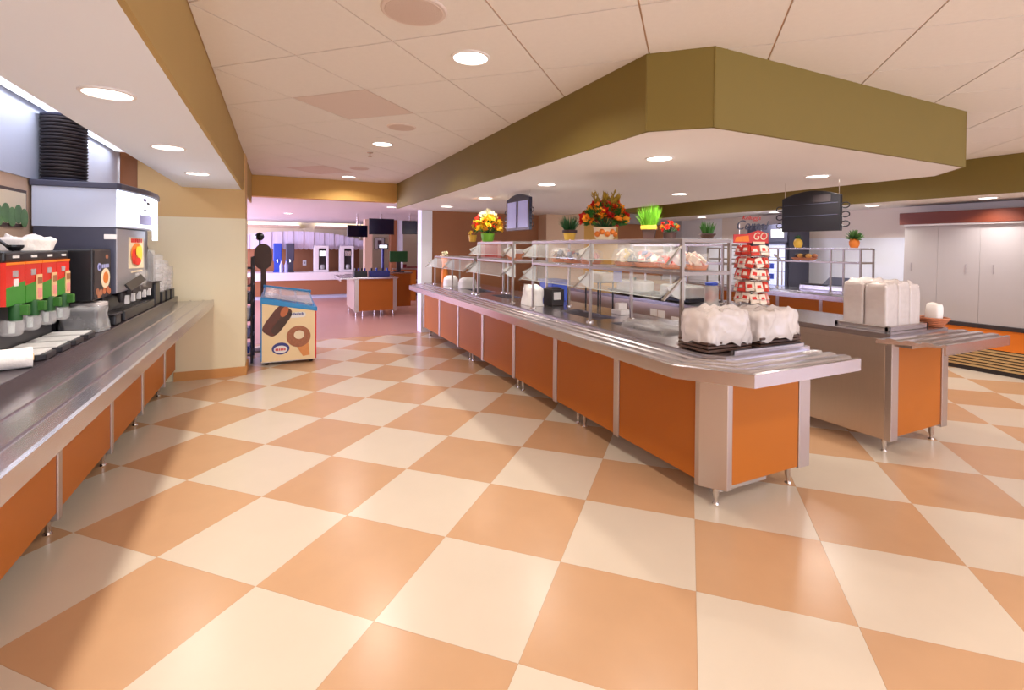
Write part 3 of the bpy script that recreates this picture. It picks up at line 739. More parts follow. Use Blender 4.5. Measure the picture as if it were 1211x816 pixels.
# header sign faces the hall (towards -y and a little to -x)
d = Vector((math.cos(R(-14)), math.sin(R(-14)), 0)); nrm = Vector((d.y, -d.x, 0)); zb = z0+.675
O = Vector((cx-.02, cy, zb))
MB().slab([O-d*.20, O+d*.20, O+d*.20+Vector((0,0,.10)), O+d*.08+Vector((0,0,.13)), O-d*.05+Vector((0,0,.09)), O-d*.20+Vector((0,0,.085))], nrm, .006).build('sign_board', 'red', t, label='red printed header sign')
MB().slab([O-d*.19+nrm*.0065+Vector((0,0,.012)), O-d*.02+nrm*.0065+Vector((0,0,.015)), O-d*.03+nrm*.0065+Vector((0,0,.075)), O-d*.17+nrm*.0065+Vector((0,0,.06))], nrm, .001).build('sign_print', 'bloom_orange', t)
MB().slab([O+d*.02+nrm*.0065+Vector((0,0,-.012)), O+d*.16+nrm*.0065+Vector((0,0,-.012)), O+d*.16+nrm*.0065+Vector((0,0,.014)), O+d*.02+nrm*.0065+Vector((0,0,.014))], nrm, .002).build('sign_tag', 'vanilla', t)
MB().tube(O-d*.13+Vector((0,0,.05)), O-d*.13+Vector((0,0,.19)), .004).build('sign_wire', 'chrome', t)
MB().tube(O+d*.12+Vector((0,0,.05)), O+d*.12+Vector((0,0,.17)), .004).build('sign_wire', 'chrome', t)
text_mesh('sign_text', 'GO', .105, 'vanilla', t, O+d*.10+nrm*.008+Vector((0,0,.035)), d, (0,0,1), shear=.2)
text_mesh('sign_text', 'Cereal', .135, 'dark_grey', t, O+d*.0+nrm*.006+Vector((0,0,.135)), d, (0,0,1), thick=.002, shear=.35)
text_mesh('sign_text', "Kellogg's", .06, 'red', t, O+d*.0+nrm*.006+Vector((0,0,.235)), d, (0,0,1), thick=.002, shear=.3)

# wrapped snack baskets on the shelf of the sneeze guard
rnd = random.Random(11)
def snack_basket(x, y, z, r, h, label, cols):
    t = thing('snack_basket', label, 'snack basket', (x, y, z), 'wrapped snack baskets on the guard shelf')
    MB().lathe([(r*.8, .001), (r*.95, .03), (r*.98, .034), (r*.9, .034), (r*.75, .006)], (x, y, z), 18).build('dish', 'wicker', t)
    for k in range(20):
        a = rnd.uniform(0, 6.28); rr = rnd.uniform(0, r*.68); zz = z+.04+rnd.uniform(0, h*.5)
        ax = Vector((rnd.uniform(-1,1), rnd.uniform(-1,1), rnd.uniform(-.3,1))).normalized(); X = ax.orthogonal().normalized(); U = ax.cross(X)
        c = Vector((x+rr*math.cos(a), y+rr*math.sin(a), zz)); s1, s2 = .03, .024
        MB().slab([c-X*s1-U*s2, c+X*s1-U*s2, c+X*s1+U*s2, c-X*s1+U*s2], ax, .014).build('snack_packet', rnd.choice(cols), t, bevel=.005)
    lumpy(MB(), x-r, x+r, y-r, y+r, z+.012, z+h, amp=.02, fr=18, n=9, rnd=.8, seed=rnd.randint(1, 90), topamp=.03).build('plastic_wrap', 'basket_wrap', t, smooth=True)
zS = 1.3535
for y, r, h, lb, cols in ((4.25, .10, .13, 'silvery plastic-wrapped snack basket at the far end of the guard shelf', ('pack_white', 'chrome', 'dark_grey')),
                         (4.0, .10, .12, 'plastic-wrapped basket of white and red packets under the small dark green plant', ('pack_white', 'pack_red', 'navy')),
                         (3.72, .10, .12, 'plastic-wrapped basket of mixed brown packets under the large red bouquet', ('wicker', 'pack_pink', 'dark_grey')),
                         (3.2, .11, .14, 'plastic-wrapped basket of pale yellow packets on the guard shelf', ('bloom_yellow', 'pack_white', 'vanilla', 'dark_grey')),
                         (2.93, .12, .13, 'plastic-wrapped basket of pink and red packets under the lime grass plant', ('pack_pink', 'pack_red', 'pack_white', 'navy')),
                         (2.66, .11, .11, 'plastic-wrapped basket of pink packets next to the end frame of the guard', ('pack_pink', 'pack_white', 'pack_red')),
                         (2.46, .075, .10, 'small plastic-wrapped basket of pale packets inside the guard end frame', ('pack_white', 'pack_pink', 'pack_white'))):
    snack_basket(2.53, y, zS, r, h, lb, cols)

# under the guards
bowl_stack('bowl_stack', 2.45, 7.5, .886, .12, .17, 'stack of white bowls upside down beside the orange vase', 'white bowl stacks')
bowl_stack('bowl_stack', 2.52, 7.05-.12, .886, .14, .17, 'wide stack of white bowls upside down over the middle of the low guard', 'white bowl stacks')
t = thing('drink_urn', 'dark box with a white label beside the white cloth cover', 'box', (2.62, 4.55, .886))
box(2.56, 2.71, 4.47, 4.66, .886, 1.06).build('body', 'charcoal', t, bevel=.008)
box(2.58, 2.66, 4.464, 4.47, .95, 1.03).build('label_card', 'white_plastic', t)
box(2.575, 2.695, 4.50, 4.63, 1.06, 1.075).build('cap', 'black', t)
tag(lumpy(MB(), 2.35, 2.52, 4.52, 4.82, .887, 1.08, amp=.03, fr=9, n=12, rnd=.9, seed=5, flare=.12, topamp=.05).build('cloth_cover', 'cloth', smooth=True), 'white draped cloth cover over food next to the dark labelled box', 'cloth')
t = thing('display_stand', 'black wire display stand with a clear tray behind the guard glass', 'stand', (2.78, 4.0, .89))
for x in (2.8, 2.95):
    for y in (3.95, 4.2): MB().tube((x, y, .887), (x, y, 1.16), .008).build('leg', 'black', t)
box(2.76, 2.99, 3.9, 4.25, 1.16, 1.17).build('shelf', 'black', t)
lumpy(MB(), 2.78, 2.97, 3.92, 4.23, 1.171, 1.26, amp=.015, fr=10, n=8, rnd=.4, seed=9).build('clear_lid', 'glass_grey', t, smooth=True)
t = thing('paper_card', 'lilac printed paper card hanging from the guard shelf', 'card', (2.753, 3.62, 1.2))
box(2.752, 2.755, 3.56, 3.68, 1.19, 1.325).build('sheet', 'menu_print', t); box(2.748, 2.759, 3.60, 3.64, 1.315, 1.335).build('clip', 'chrome', t)
# black trays and containers on the inner counter
for k, (y, lb) in enumerate(((4.35, 'black serving tray with a clear domed lid on the inner counter'), (5.2, 'black serving tray with a clear lid at the far part of the inner counter'))):
    t = thing('serving_tray', lb, 'tray', (4.2, y, .90))
    MB().box(4.05, 4.42, y-.3, y+.3, .90, .93).box(4.03, 4.44, y-.32, y+.32, .93, .945).build('tray', 'black', t, bevel=.006)
    lumpy(MB(), 4.08, 4.40, y-.26, y+.26, .946, 1.08, amp=.008, fr=8, n=10, rnd=.5, seed=50+k).build('lid', 'glass_grey', t, smooth=True)
    MB().ball((4.24, y, 1.095), .02).build('lid_knob', 'black', t, smooth=True)
t = thing('snack_jar', 'clear jar of wrapped pink snacks with a blue lid on the inner counter', 'jar', (4.1, 3.75, .885))
MB().lathe([(.07, 0), (.075, .01), (.075, .2), (.06, .225)], (4.12, 3.8, .886), 20).build('jar', 'glass_grey', t, smooth=True)
MB().lathe([(.064, .228), (.066, .25), (.05, .258)], (4.12, 3.8, .886), 20).build('lid', 'blue_deep', t)
for k in range(12):
    a = rnd.uniform(0, 6.28); c = Vector((4.12+.035*math.cos(a), 3.8+.035*math.sin(a), .935+k*.013)); ax = Vector((math.cos(a), math.sin(a), rnd.uniform(-.4,.4))).normalized(); X = ax.orthogonal().normalized(); U = ax.cross(X)
    MB().slab([c-X*.022-U*.022, c+X*.022-U*.022, c+X*.022+U*.022, c-X*.022+U*.022], ax, .014).build('snack', rnd.choice(('pack_pink', 'pack_red', 'pack_white', 'navy')), t)
t = thing('storage_crate', 'blue plastic crate on the island counter behind the far guard frame', 'crate', (2.78, 4.95, .886))
MB().box(2.78, 2.98, 4.85, 5.15, .887, 1.12).build('body', 'blue_deep', t, bevel=.008); MB().box(2.765, 2.995, 4.835, 5.165, 1.10, 1.13).build('rim', 'navy', t)
t = thing('napkin_holder', 'white napkin holder behind the guard glass on the island counter', 'napkin holder', (2.85, 3.7, .886))
box(2.79, 2.91, 3.62, 3.76, .887, .93).build('base', 'white_plastic', t, bevel=.005); box(2.80, 2.90, 3.66, 3.72, .93, .99).build('napkins', 'cloth', t, bevel=.006)

# ---- plants and flowers on top of the guards
def blade(mb, base, tip, wd, bend):
    b = Vector(base); tp = Vector(tip); side = (tp-b).cross(Vector((bend.y, -bend.x, .3))).normalized()*wd
    mid = (b+tp)*.5+Vector((0, 0, (tp-b).length*.12))
    mb.add([b-side, b+side, mid+side*.9, mid-side*.9, tp], [(0,1,2,3), (3,2,4)])
def grass_pot(x, y, z, r, h, gh, spread, leafm, potm, rimm, label, n=260, seed=1):
    t = thing('potted_grass', label, 'potted plant', (x, y, z), 'potted plants on the guard top')
    MB().lathe([(r*.72, 0), (r*.95, h*.72), (r*.95, h*.73)], (x, y, z), 4 if rimm == 'pot_gold' else 20).build('pot', potm, t)
    MB().lathe([(r*1.1, h*.70), (r*1.12, h), (r*.9, h)], (x, y, z), 4 if rimm == 'pot_gold' else 20).build('pot_rim', rimm, t, bevel=.004)
    rn = random.Random(seed); mb = MB()
    for k in range(n):
        a = rn.uniform(0, 6.283); rr = r*.7*math.sqrt(rn.random()); u_ = rn.uniform(.2, 1.0)
        bd = Vector((math.cos(a), math.sin(a), 0))
        tip = (x+bd.x*(rr+spread*u_), y+bd.y*(rr+spread*u_), z+h+gh*rn.uniform(.45, 1.0)*(1.05-.35*u_))
        blade(mb, (x+bd.x*rr, y+bd.y*rr, z+h*.9), tip, rn.uniform(.0018, .0034), Vector((rn.uniform(-1, 1), rn.uniform(-1, 1), 0)))
    mb.build('grass', leafm, t, kind='stuff')
    return t
def petal_flower(mb, c, r, rn, np_=6):
    ax = Vector((rn.uniform(-1,1), rn.uniform(-1,1), rn.uniform(.1,1))).normalized(); X = ax.orthogonal().normalized(); Y = ax.cross(X); c = Vector(c)
    for k in range(np_):
        a = 2*math.pi*k/np_; d = X*math.cos(a)+Y*math.sin(a); s_ = ax.cross(d)
        mb.add([c, c+d*r*.55+s_*r*.42+ax*r*.25, c+d*r*1.0+ax*r*.42, c+d*r*.55-s_*r*.42+ax*r*.25], [(0,1,2,3)])
        mb.add([c+ax*r*.1, c+d*r*.3+s_*r*.3+ax*r*.55, c+d*r*.5+ax*r*.75, c+d*r*.3-s_*r*.3+ax*r*.55], [(0,1,2,3)])
def leaf(mb, base, d, ln, wd, rn):
    b = Vector(base); d = Vector(d).normalized(); s_ = d.cross(Vector((rn.uniform(-1,1), rn.uniform(-1,1), .6))).normalized()
    q = d.cross(s_)
    mb.add([b, b+d*ln*.45+s_*wd+q*wd*.3, b+d*ln, b+d*ln*.45-s_*wd+q*wd*.3], [(0,1,2,3)])
def bouquet(x, y, z, pr, ph, rx, rz, label, potm, colours, nf, spikes=0, crown=None, seed=3, bloom=.028, dots=None):
    t = thing('flower_bouquet', label, 'flowers', (x, y, z), 'flower pots on the guard top')
    p = MB().lathe([(pr*.72, 0), (pr*.85, ph*.15), (pr*.98, ph*.7), (pr*1.02, ph*.95), (pr*1.06, ph), (pr*.9, ph)], (x, y, z), 24).build('pot', potm, t, smooth=True)
    if dots:
        mb = MB()
        for k in range(5):
            a = math.pi*1.0+k*.5+.2; rr = pr*.955
            mb.ball((x+rr*math.cos(a), y+rr*math.sin(a), z+ph*(.45+.18*(k % 2))), pr*.26, n=8)
        mb.build('pot_decor', dots, p)
    rn = random.Random(seed); groups = {c: MB() for c in colours}; lm = MB(); sm = MB()
    zc = z+ph+rz*.35
    for k in range(nf):
        a = rn.uniform(0, 6.283); ph_ = math.acos(rn.uniform(-.25, 1)); 
        dx = Vector((math.sin(ph_)*math.cos(a), math.sin(ph_)*math.sin(a), math.cos(ph_)))
        c = (x+dx.x*rx*rn.uniform(.75, 1), y+dx.y*rx*rn.uniform(.75, 1), zc+dx.z*rz*rn.uniform(.55, .8))
        petal_flower(groups[colours[k % len(colours)] if rn.random() < .6 else rn.choice(colours)], c, bloom*rn.uniform(.8, 1.2), rn)
        sm.tube((x, y, z+ph*.8), c, .002, n=4, caps=False)
    for k in range(nf*3):
        a = rn.uniform(0, 6.283); ph_ = math.acos(rn.uniform(-.4, .9)); dx = Vector((math.sin(ph_)*math.cos(a), math.sin(ph_)*math.sin(a), math.cos(ph_)))
        c = Vector((x, y, zc))+Vector((dx.x*rx*.75, dx.y*rx*.75, dx.z*rz*.5)); leaf(lm, c, dx+Vector((0,0,.2)), rx*.35, rx*.08, rn)
    for c in colours: groups[c].build('blossoms', c, t, kind='stuff')
    lm.build('leaves', 'leaf', t, kind='stuff'); sm.build('stems', 'leaf_dark', t, kind='stuff')
    if spikes:
        sp = MB()
        for k in range(spikes):
            a = rn.uniform(0, 6.283); d_ = Vector((math.cos(a)*.45, math.sin(a)*.45, 1)).normalized(); b = Vector((x+math.cos(a)*rx*.45*rn.random(), y+math.sin(a)*rx*.5*rn.random(), zc+rz*.25))
            ln = rz*rn.uniform(.55, .95)
            for q in range(9):
                c = b+d_*ln*q/8
                for s_ in range(3): leaf(sp, c, d_+Vector((rn.uniform(-.8,.8), rn.uniform(-.8,.8), .3)), rx*.24, rx*.05, rn)
        sp.build('foliage_spikes', 'leaf_autumn', t, kind='stuff')
    if crown:
        cm = MB()
        for k in range(26):
            a = rn.uniform(0, 6.283); rr = rx*.45*math.sqrt(rn.random())
            petal_flower(cm, (x+rr*math.cos(a), y+rr*math.sin(a), zc+rz*(.85-.5*rr/rx)+rn.uniform(-.01, .03)), bloom*1.1, rn)
        cm.build('crown_blossoms', crown, t, kind='stuff')
    return t
zT = 1.569
bouquet(2.52, 6.15, zT, .09, .11, .19, .22, 'yellow and orange bouquet with a white crown at the far end of the guard', 'leaf_lime', ('bloom_yellow', 'bloom_yellow', 'bloom_amber', 'bloom_yellow', 'bloom_amber', 'bloom_red'), 70, crown='bloom_white', seed=5, bloom=.06)
bouquet(2.38, 6.35, zT, .055, .09, .05, .05, 'small yellow pot with green leaves beside the yellow bouquet', 'pot_gold', ('bloom_yellow',), 6, seed=9, bloom=.02)
grass_pot(2.52, 4.07, zT, .065, .10, .17, .08, 'leaf_dark', 'pot_gold', 'pot_dark', 'dark green grass in a gold pot with brown rim between the menu board and red bouquet', seed=2)
bouquet(2.52, 3.5, zT, .095, .105, .19, .20, 'large red and orange bouquet in a white painted pot on the guard', 'vanilla', ('bloom_red', 'bloom_orange', 'bloom_red', 'bloom_amber'), 84, spikes=18, seed=7, bloom=.046, dots='terracotta')
grass_pot(2.52, 2.93, zT, .075, .10, .19, .065, 'leaf_lime', 'pot_dark', 'pot_gold', 'tall lime green grass in a dark pot with yellow rim on the guard', n=340, seed=4)
bouquet(2.66, 2.86, zT, .05, .05, .07, .08, 'small red and orange flower pot half behind the lime grass', 'pot_dark', ('bloom_red', 'bloom_orange'), 16, seed=13, bloom=.022)
grass_pot(2.58, 2.42, zT, .05, .03, .105, .03, 'leaf', 'dark_brown', 'pot_dark', 'very small green plant in a low brown pot above the guard end frame', n=130, seed=6)
t = thing('flower_bouquet', 'slim white flowers in an orange vase at the far guard end', 'flowers', (2.52, 8.05, .886), 'flower pots on the guard top')
MB().lathe([(.05, 0), (.06, .08), (.04, .3), (.055, .42), (.05, .42)], (2.52, 8.05, .887), 18).build('pot', 'terracotta', t, smooth=True)
rn = random.Random(3); mb = MB()
for k in range(14): petal_flower(mb, (2.52+rn.uniform(-.05,.05), 8.05+rn.uniform(-.05,.05), 1.36+rn.uniform(-.04,.05)), .03, rn)
mb.build('blossoms', 'bloom_white', t, kind='stuff')
t = thing('cloth_basket', 'wicker basket lined with pale cloth inside the far guard', 'basket', (2.55, 5.35, 1.3535))
MB().lathe([(.08, 0), (.12, .06), (.125, .07), (.11, .07)], (2.55, 5.35, zS), 20).build('basket', 'wicker', t, smooth=True)
lumpy(MB(), 2.46, 2.64, 5.25, 5.45, zS+.06, zS+.12, amp=.02, fr=14, n=9, rnd=.8, seed=14).build('liner', 'cloth', t, smooth=True)

# ---- hanging menu boards
def menu_board(x, y0, y1, z0, z1, label, panes, face):
    t = thing('menu_board', label, 'menu board', (x, (y0+y1)/2, z0), 'hanging menu boards')
    n = 10; L = y1-y0
    arc = [(x, y1-L*i/n, z1-.05+.055*math.sin(math.pi*i/n)) for i in range(n+1)]
    MB().slab([(x, y0, z0), (x, y1, z0)]+arc, (1, 0, 0), .035).build('board', 'black' if not panes else 'screen', t, bevel=.004)
    for a, b in panes:
        MB().slab([(x-.001, a, z0+.03), (x-.001, b, z0+.03), (x-.001, b, z1-.08), (x-.001, a, z1-.08)], (-1, 0, 0), .004).build('printed_panel', 'menu_print', t)
    if not panes:
        for zz in (z0+.14, z1-.12):
            box(x-.003, x, y0+.02, y1-.02, zz, zz+.004).build('seam', 'dark_grey', t)
        box(x-.004, x, y0+.08, y0+.24, z1-.105, z1-.04).build('badge', 'charcoal', t)
    for y in (y0+.02, y1-.02):
        MB().tube((x+.017, y, z1-.04), (x+.017, y, ZS-.002), .0025, n=6).build('wire', 'chrome', t)
    for ye, sg in ((y0, -1), (y1, 1)):
        for k in range(3):
            zz = z0+.06+k*.08; pts = []
            for q in range(13):
                a = 2*math.pi*q/12; pts.append((x+.017+.0*a, ye+sg*(.035-.035*math.cos(a)), zz+.024*math.sin(a)))
            MB().path(pts, .005, n=6).build('scroll_bracket', 'black', t)
    return t
menu_board(4.35, 2.61, 3.16, 1.665, 2.03, 'blank black hanging menu board above the inner counter and cereal rack', (), -1)
menu_board(2.45, 4.79, 5.40, 1.69, 2.10, 'hanging menu board with two lilac printed panels above the far guard', ((4.83, 5.06), (5.12, 5.35)), -1)

# ================================================================== LEFT BEVERAGE LINE
ZL = .935
# four-head juice dispenser with red and green fronts
t = thing('juice_dispenser', 'black juice dispenser with four red and green fronts and green taps', 'drink dispenser', (-1.25, 3.5, ZL))
yd0, yd1 = 3.10, 3.88
box(-1.46, -1.21, yd0, yd1, ZL+.02, 1.405).build('body', 'black', t, bevel=.01)
box(-1.46, -1.132, yd0, yd1, 1.405, 1.455).build('hood', 'black', t, bevel=.01)
nh = 4; hw = (yd1-yd0)/nh
for k in range(nh):
    a = yd0+k*hw; b = a+hw; mid = (a+b)/2
    xf = -1.13
    hd = box(xf-.02, xf, a+.004, b-.004, 1.20, 1.405).build('front_panel', 'red', t)
    MB().slab([(xf, a+.004, 1.285), (xf, b-.004, 1.31), (xf, b-.004, 1.20), (xf, a+.004, 1.20)], (1, 0, 0), .003).build('green_swoosh', 'green', hd)
    box(xf, xf+.003, a+.004, b-.004, 1.393, 1.405).build('top_stripe', 'bloom_orange', hd)
    box(xf, xf+.003, mid-.03, mid+.02, 1.335, 1.365).build('emblem', 'wall_grey', hd)
    if k > 0:
        cd_ = box(xf+.003, xf+.008, b-.08, b-.015, 1.20, 1.335).build('price_card', 'tan_card', hd)
        box(xf+.008, xf+.010, b-.072, b-.023, 1.285, 1.32).build('card_print', 'wall_brown', hd)
        box(xf+.008, xf+.010, b-.072, b-.023, 1.215, 1.265).build('card_print', 'pack_pink', hd)
    else:
        box(xf, xf+.004, mid-.02, mid+.02, 1.29, 1.325).build('white_tag', 'white_plastic', hd)
    box(xf, xf+.004, mid-.03, mid+.03, 1.425, 1.437).build('logo_strip', 'white_plastic', hd)
    tp = MB().lathe([(.022, 0), (.026, .015), (.026, .075), (.02, .085)], (-1.13, mid, 1.12), 14).build('tap', 'leaf_dark', t, smooth=True, label='green tap')
    box(-1.12, -1.08, mid-.015, mid+.015, 1.15, 1.20).build('tap_lever', 'leaf', tp, bevel=.004)
    MB().lathe([(.03, 0), (.042, .01), (.046, .05), (.04, .075)], (-1.145, mid, 1.052), 14).build('clear_nozzle_cover', 'clear_wrap', tp, smooth=True)
    MB().lathe([(.012, 0), (.014, .06)], (-1.145, mid, 1.065), 10).build('nozzle', 'glass_edge', tp)
    dr = MB().prism([(-1.21, mid-.085), (-1.03, mid-.085), (-1.0, mid-.06), (-1.0, mid+.06), (-1.03, mid+.085), (-1.21, mid+.085)], ZL+.001, ZL+.03).build('drip_tray', 'black', t, bevel=.004)
    g_ = MB()
    for q in range(9): g_.box(-1.20, -1.02, mid-.072+q*.017, mid-.062+q*.017, ZL+.030, ZL+.036)
    g_.build('drip_grate', 'white_plastic', dr)
# towels and tools lying on its hood
tag(lumpy(MB(), -1.35, -1.17, 3.50, 3.88, 1.457, 1.53, amp=.035, fr=10, n=10, rnd=.6, seed=61, topamp=.04).build('towel', 'cloth', smooth=True), 'white towel thrown over the hood of the juice dispenser', 'towel')
tag(lumpy(MB(), -1.36, -1.24, 3.13, 3.27, 1.457, 1.60, amp=.03, fr=12, n=9, rnd=.8, seed=62, topamp=.03).build('paper_bag', 'cloth', smooth=True), 'white crumpled paper bag standing on the juice dispenser beside the picture', 'bag')
t = thing('scoop', 'black scoop with long handle leaning on the juice dispenser hood', 'scoop', (-1.19, 3.36, 1.457))
MB().tube((-1.2, 3.37, 1.462), (-1.34, 3.45, 1.56), .008).build('handle', 'black', t); MB().lathe([(.02, 0), (.035, .02), (.035, .03)], (-1.19, 3.36, 1.458), 12).build('cup', 'black', t)
# plastic-bagged black unit
t = thing('bagged_urn', 'black dispenser base covered in a clear plastic bag next to the juice dispenser', 'urn', (-1.12, 4.12, ZL))
box(-1.22, -1.03, 4.0, 4.23, ZL+.002, ZL+.155).build('body', 'black', t, bevel=.015)
lumpy(MB(), -1.225, -1.01, 3.99, 4.24, ZL+.003, ZL+.165, amp=.02, fr=14, n=14, rnd=.4, seed=66, flare=.05).build('plastic_bag', 'clear_wrap', t, smooth=True)
lumpy(MB(), -1.2, -1.02, 4.08, 4.235, ZL+.155, ZL+.18, amp=.01, fr=18, n=10, rnd=.7, seed=67).build('bag_fold', 'wrap', t, smooth=True)
# coffee brewer with picture front
t = thing('coffee_brewer', 'black coffee brewer with a cup and coffee bean picture on its front', 'coffee machine', (-1.2, 4.22, ZL))
box(-1.46, -1.06, 4.03, 4.40, 1.13, 1.462).build('head', 'black', t, bevel=.008)
box(-1.46, -1.24, 4.03, 4.40, ZL+.002, 1.13).build('column', 'black', t)
ap = box(-1.06, -1.056, 4.045, 4.385, 1.14, 1.45).build('picture_panel', 'charcoal', t)
n = 20
def disc(cy_, cz_, ry, rz_, x, nm, mt, par, th=.0012):
    MB().slab([(x, cy_+ry*math.cos(2*math.pi*i/n), cz_+rz_*math.sin(2*math.pi*i/n)) for i in range(n)], (1, 0, 0), th).build(nm, mt, par)
disc(4.27, 1.265, .095, .068, -1.0555, 'printed_cup', 'vanilla', ap); disc(4.27, 1.268, .055, .04, -1.054, 'printed_coffee', 'terracotta', ap)
disc(4.14, 1.345, .035, .026, -1.0555, 'printed_logo', 'menu_print', ap); disc(4.14, 1.345, .02, .015, -1.054, 'printed_logo', 'navy', ap)
for k in range(4): box(-1.0555, -1.054, 4.19+k*.04, 4.22+k*.04, 1.335, 1.36).build('printed_letter', 'menu_print', ap)
for (py_, pz_) in ((4.10, 1.185), (4.17, 1.175), (4.24, 1.18), (4.31, 1.185), (4.35, 1.17), (4.13, 1.16)): disc(py_, pz_, .032, .022, -1.0543+.0001*(py_-4), 'printed_bean', 'choc_in' if py_ > 4.2 else 'nuts', ap)
disc(4.3, 1.41, .03, .016, -1.0555, 'printed_badge', 'nuts', ap)
# large ice and drink dispenser with lit sign
t = thing('ice_drink_dispenser', 'large ice and soft drink dispenser with a curved lit sign and red picture front', 'drink dispenser', (-1.25, 4.95, ZL))
ya, yb = 4.42, 5.50
box(-1.48, -1.10, ya, yb, ZL+.002, 1.16).build('base', 'black', t, bevel=.008)
lo = MB().prism([(-1.48, ya), (-1.035, ya), (-1.025, yb-.30), (-1.06, yb), (-1.48, yb)], 1.14, 1.615).build('lower_body', 'dark_grey', t, bevel=.008)
fp = MB().slab([(-1.036, ya+.005, 1.15), (-1.026, yb-.31, 1.15), (-1.026, yb-.31, 1.605), (-1.036, ya+.005, 1.605)], (1, 0, 0), .008).build('front_panel', 'steel_grey', t)
yq = ya+.28
pic = MB().slab([(-1.0255, yq, 1.31), (-1.019, yq+.42, 1.30), (-1.019, yq+.42, 1.55), (-1.0255, yq, 1.55)], (1, 0, 0), .004).build('picture_panel', 'vanilla', fp)
def fdisc(cy_, cz_, ry, rz_, x, nm, mt): disc(cy_, cz_, ry, rz_, x, nm, mt, fp)
for q, (py_, pz_, ry, rz_, mt) in enumerate(((yq+.21, 1.42, .17, .085, 'bloom_orange'), (yq+.12, 1.40, .06, .06, 'bloom_red'), (yq+.30, 1.42, .07, .07, 'bloom_yellow'), (yq+.22, 1.36, .1, .03, 'bloom_red'), (yq+.21, 1.44, .05, .04, 'bloom_yellow'))):
    fdisc(py_, pz_, ry, rz_, -1.0165+.0014*q, 'printed_fruit', mt)
for k in range(6): box(-1.0205, -1.0145, yq+.06+k*.055, yq+.095+k*.055, 1.51, 1.54).build('printed_letter', 'bloom_red', fp)
for k in range(7): box(-1.0205, -1.0145, yq+.05+k*.05, yq+.085+k*.05, 1.275, 1.287).build('printed_letter', 'vanilla', fp)
# curved sign header
arc = [(-1.03+.085*math.sin(math.pi*(.04+.80*i/14)), ya+(yb+.02-ya)*i/14) for i in range(15)]
MB().prism([(-1.48, ya-.005), (-1.035, ya-.005)]+[(x-.012, y) for x, y in arc]+[(-1.48, yb+.02)], 1.615, 1.885).build('header', 'white_panel', t)
ls_ = MB(); A_ = [(x, y, 1.625) for x, y in arc]; Bt = [(x, y, 1.88) for x, y in arc]; A2 = [(x-.01, y, 1.625) for x, y in arc]; B2 = [(x-.01, y, 1.88) for x, y in arc]
ls_.quadstrip(A_, Bt); ls_.quadstrip(B2, A2); ls_.quadstrip(A2, A_); ls_.quadstrip(Bt, B2)
ax_ = arc[9:]; ls_.quadstrip([(x, y, 1.53) for x, y in ax_], [(x, y, 1.625) for x, y in ax_]); ls_.quadstrip([(x-.01, y, 1.625) for x, y in ax_], [(x-.01, y, 1.53) for x, y in ax_])
sg = ls_.build('lit_sign', 'sign_lit', t, smooth=True)
def onarc(i): return arc[i]
for i0, i1, za, zb_, mt in ((4, 8, 1.65, 1.725, 'menu_print'), (5, 6, 1.835, 1.86, 'menu_print'), (6, 7, 1.815, 1.835, 'dark_grey'), (5, 8, 1.79, 1.797, 'menu_print'), (5, 7, 1.765, 1.772, 'dark_grey'), (12, 13, 1.67, 1.75, 'menu_print')):
    mb = MB(); P_ = [(x+.0015, y, za) for x, y in arc[i0:i1+1]]; Q_ = [(x+.0015, y, zb_) for x, y in arc[i0:i1+1]]; mb.quadstrip(P_, Q_); mb.build('sign_print', mt, sg)
MB().prism([(-1.49, ya-.02), (-1.025, ya-.02)]+[(x+.015, y) for x, y in arc]+[(-1.49, yb+.04)], 1.885, 1.927).build('top_cap', 'dark_grey', t, bevel=.006)
box(-1.10, -1.03, ya-.006, ya, 1.53, 1.565).build('side_label', 'white_plastic', t)
dt = box(-1.12, -1.0, ya+.08, yb-.05, ZL+.002, ZL+.07).build('drip_tray', 'black', t, bevel=.008)
g_ = MB()
for q in range(20): g_.box(-1.11, -1.01, ya+.10+q*.038, ya+.115+q*.038, ZL+.07, ZL+.076)
g_.build('drip_grate', 'steel', dt)
box(-1.10, -1.0, ya+.28, yb-.12, 1.10, 1.17).build('valve_housing', 'charcoal', t, bevel=.012)
for k in range(5):
    yy = ya+.12+k*.17; vv = MB().lathe([(.016, 0), (.024, .02), (.028, .07)], (-1.03, yy, 1.07), 12).build('valve', 'charcoal', t)
    box(-1.01, -.985, yy-.012, yy+.012, 1.06, 1.12).build('valve_lever', 'white_plastic', vv)
MB().slab([(-1.0, ya+.05, 1.20), (-1.0, ya+.50, 1.25), (-.965, ya+.50, 1.20), (-.965, ya+.05, 1.15)], (1, 0, 1), .012).build('splash_flap', 'black', t)
lumpy(MB(), -1.10, -1.0, ya+.45, ya+.85, 1.14, 1.27, amp=.02, fr=16, n=10, rnd=.6, seed=71).build('plastic_cover', 'clear_wrap', t, smooth=True)
# stack of black bowls on the dispenser
sx_, sy_ = -1.355, 4.56
for k in range(20):
    z0 = 1.928+k*.0235
    o = MB().lathe([(.108, 0), (.120, .004), (.128, .015), (.128, .0195), (.115, .021), (.105, .021)], (sx_, sy_, z0), 28).build('black_bowl', 'charcoal' if k % 19 else 'dark_grey', None, smooth=True)
    tag(o, 'black plastic bowl, %s from the bottom of the stack on the ice dispenser' % ORD[k] if k < 19 else 'topmost black plastic bowl of the stack on the ice dispenser', 'bowl', 'stacked black bowls on the ice dispenser')
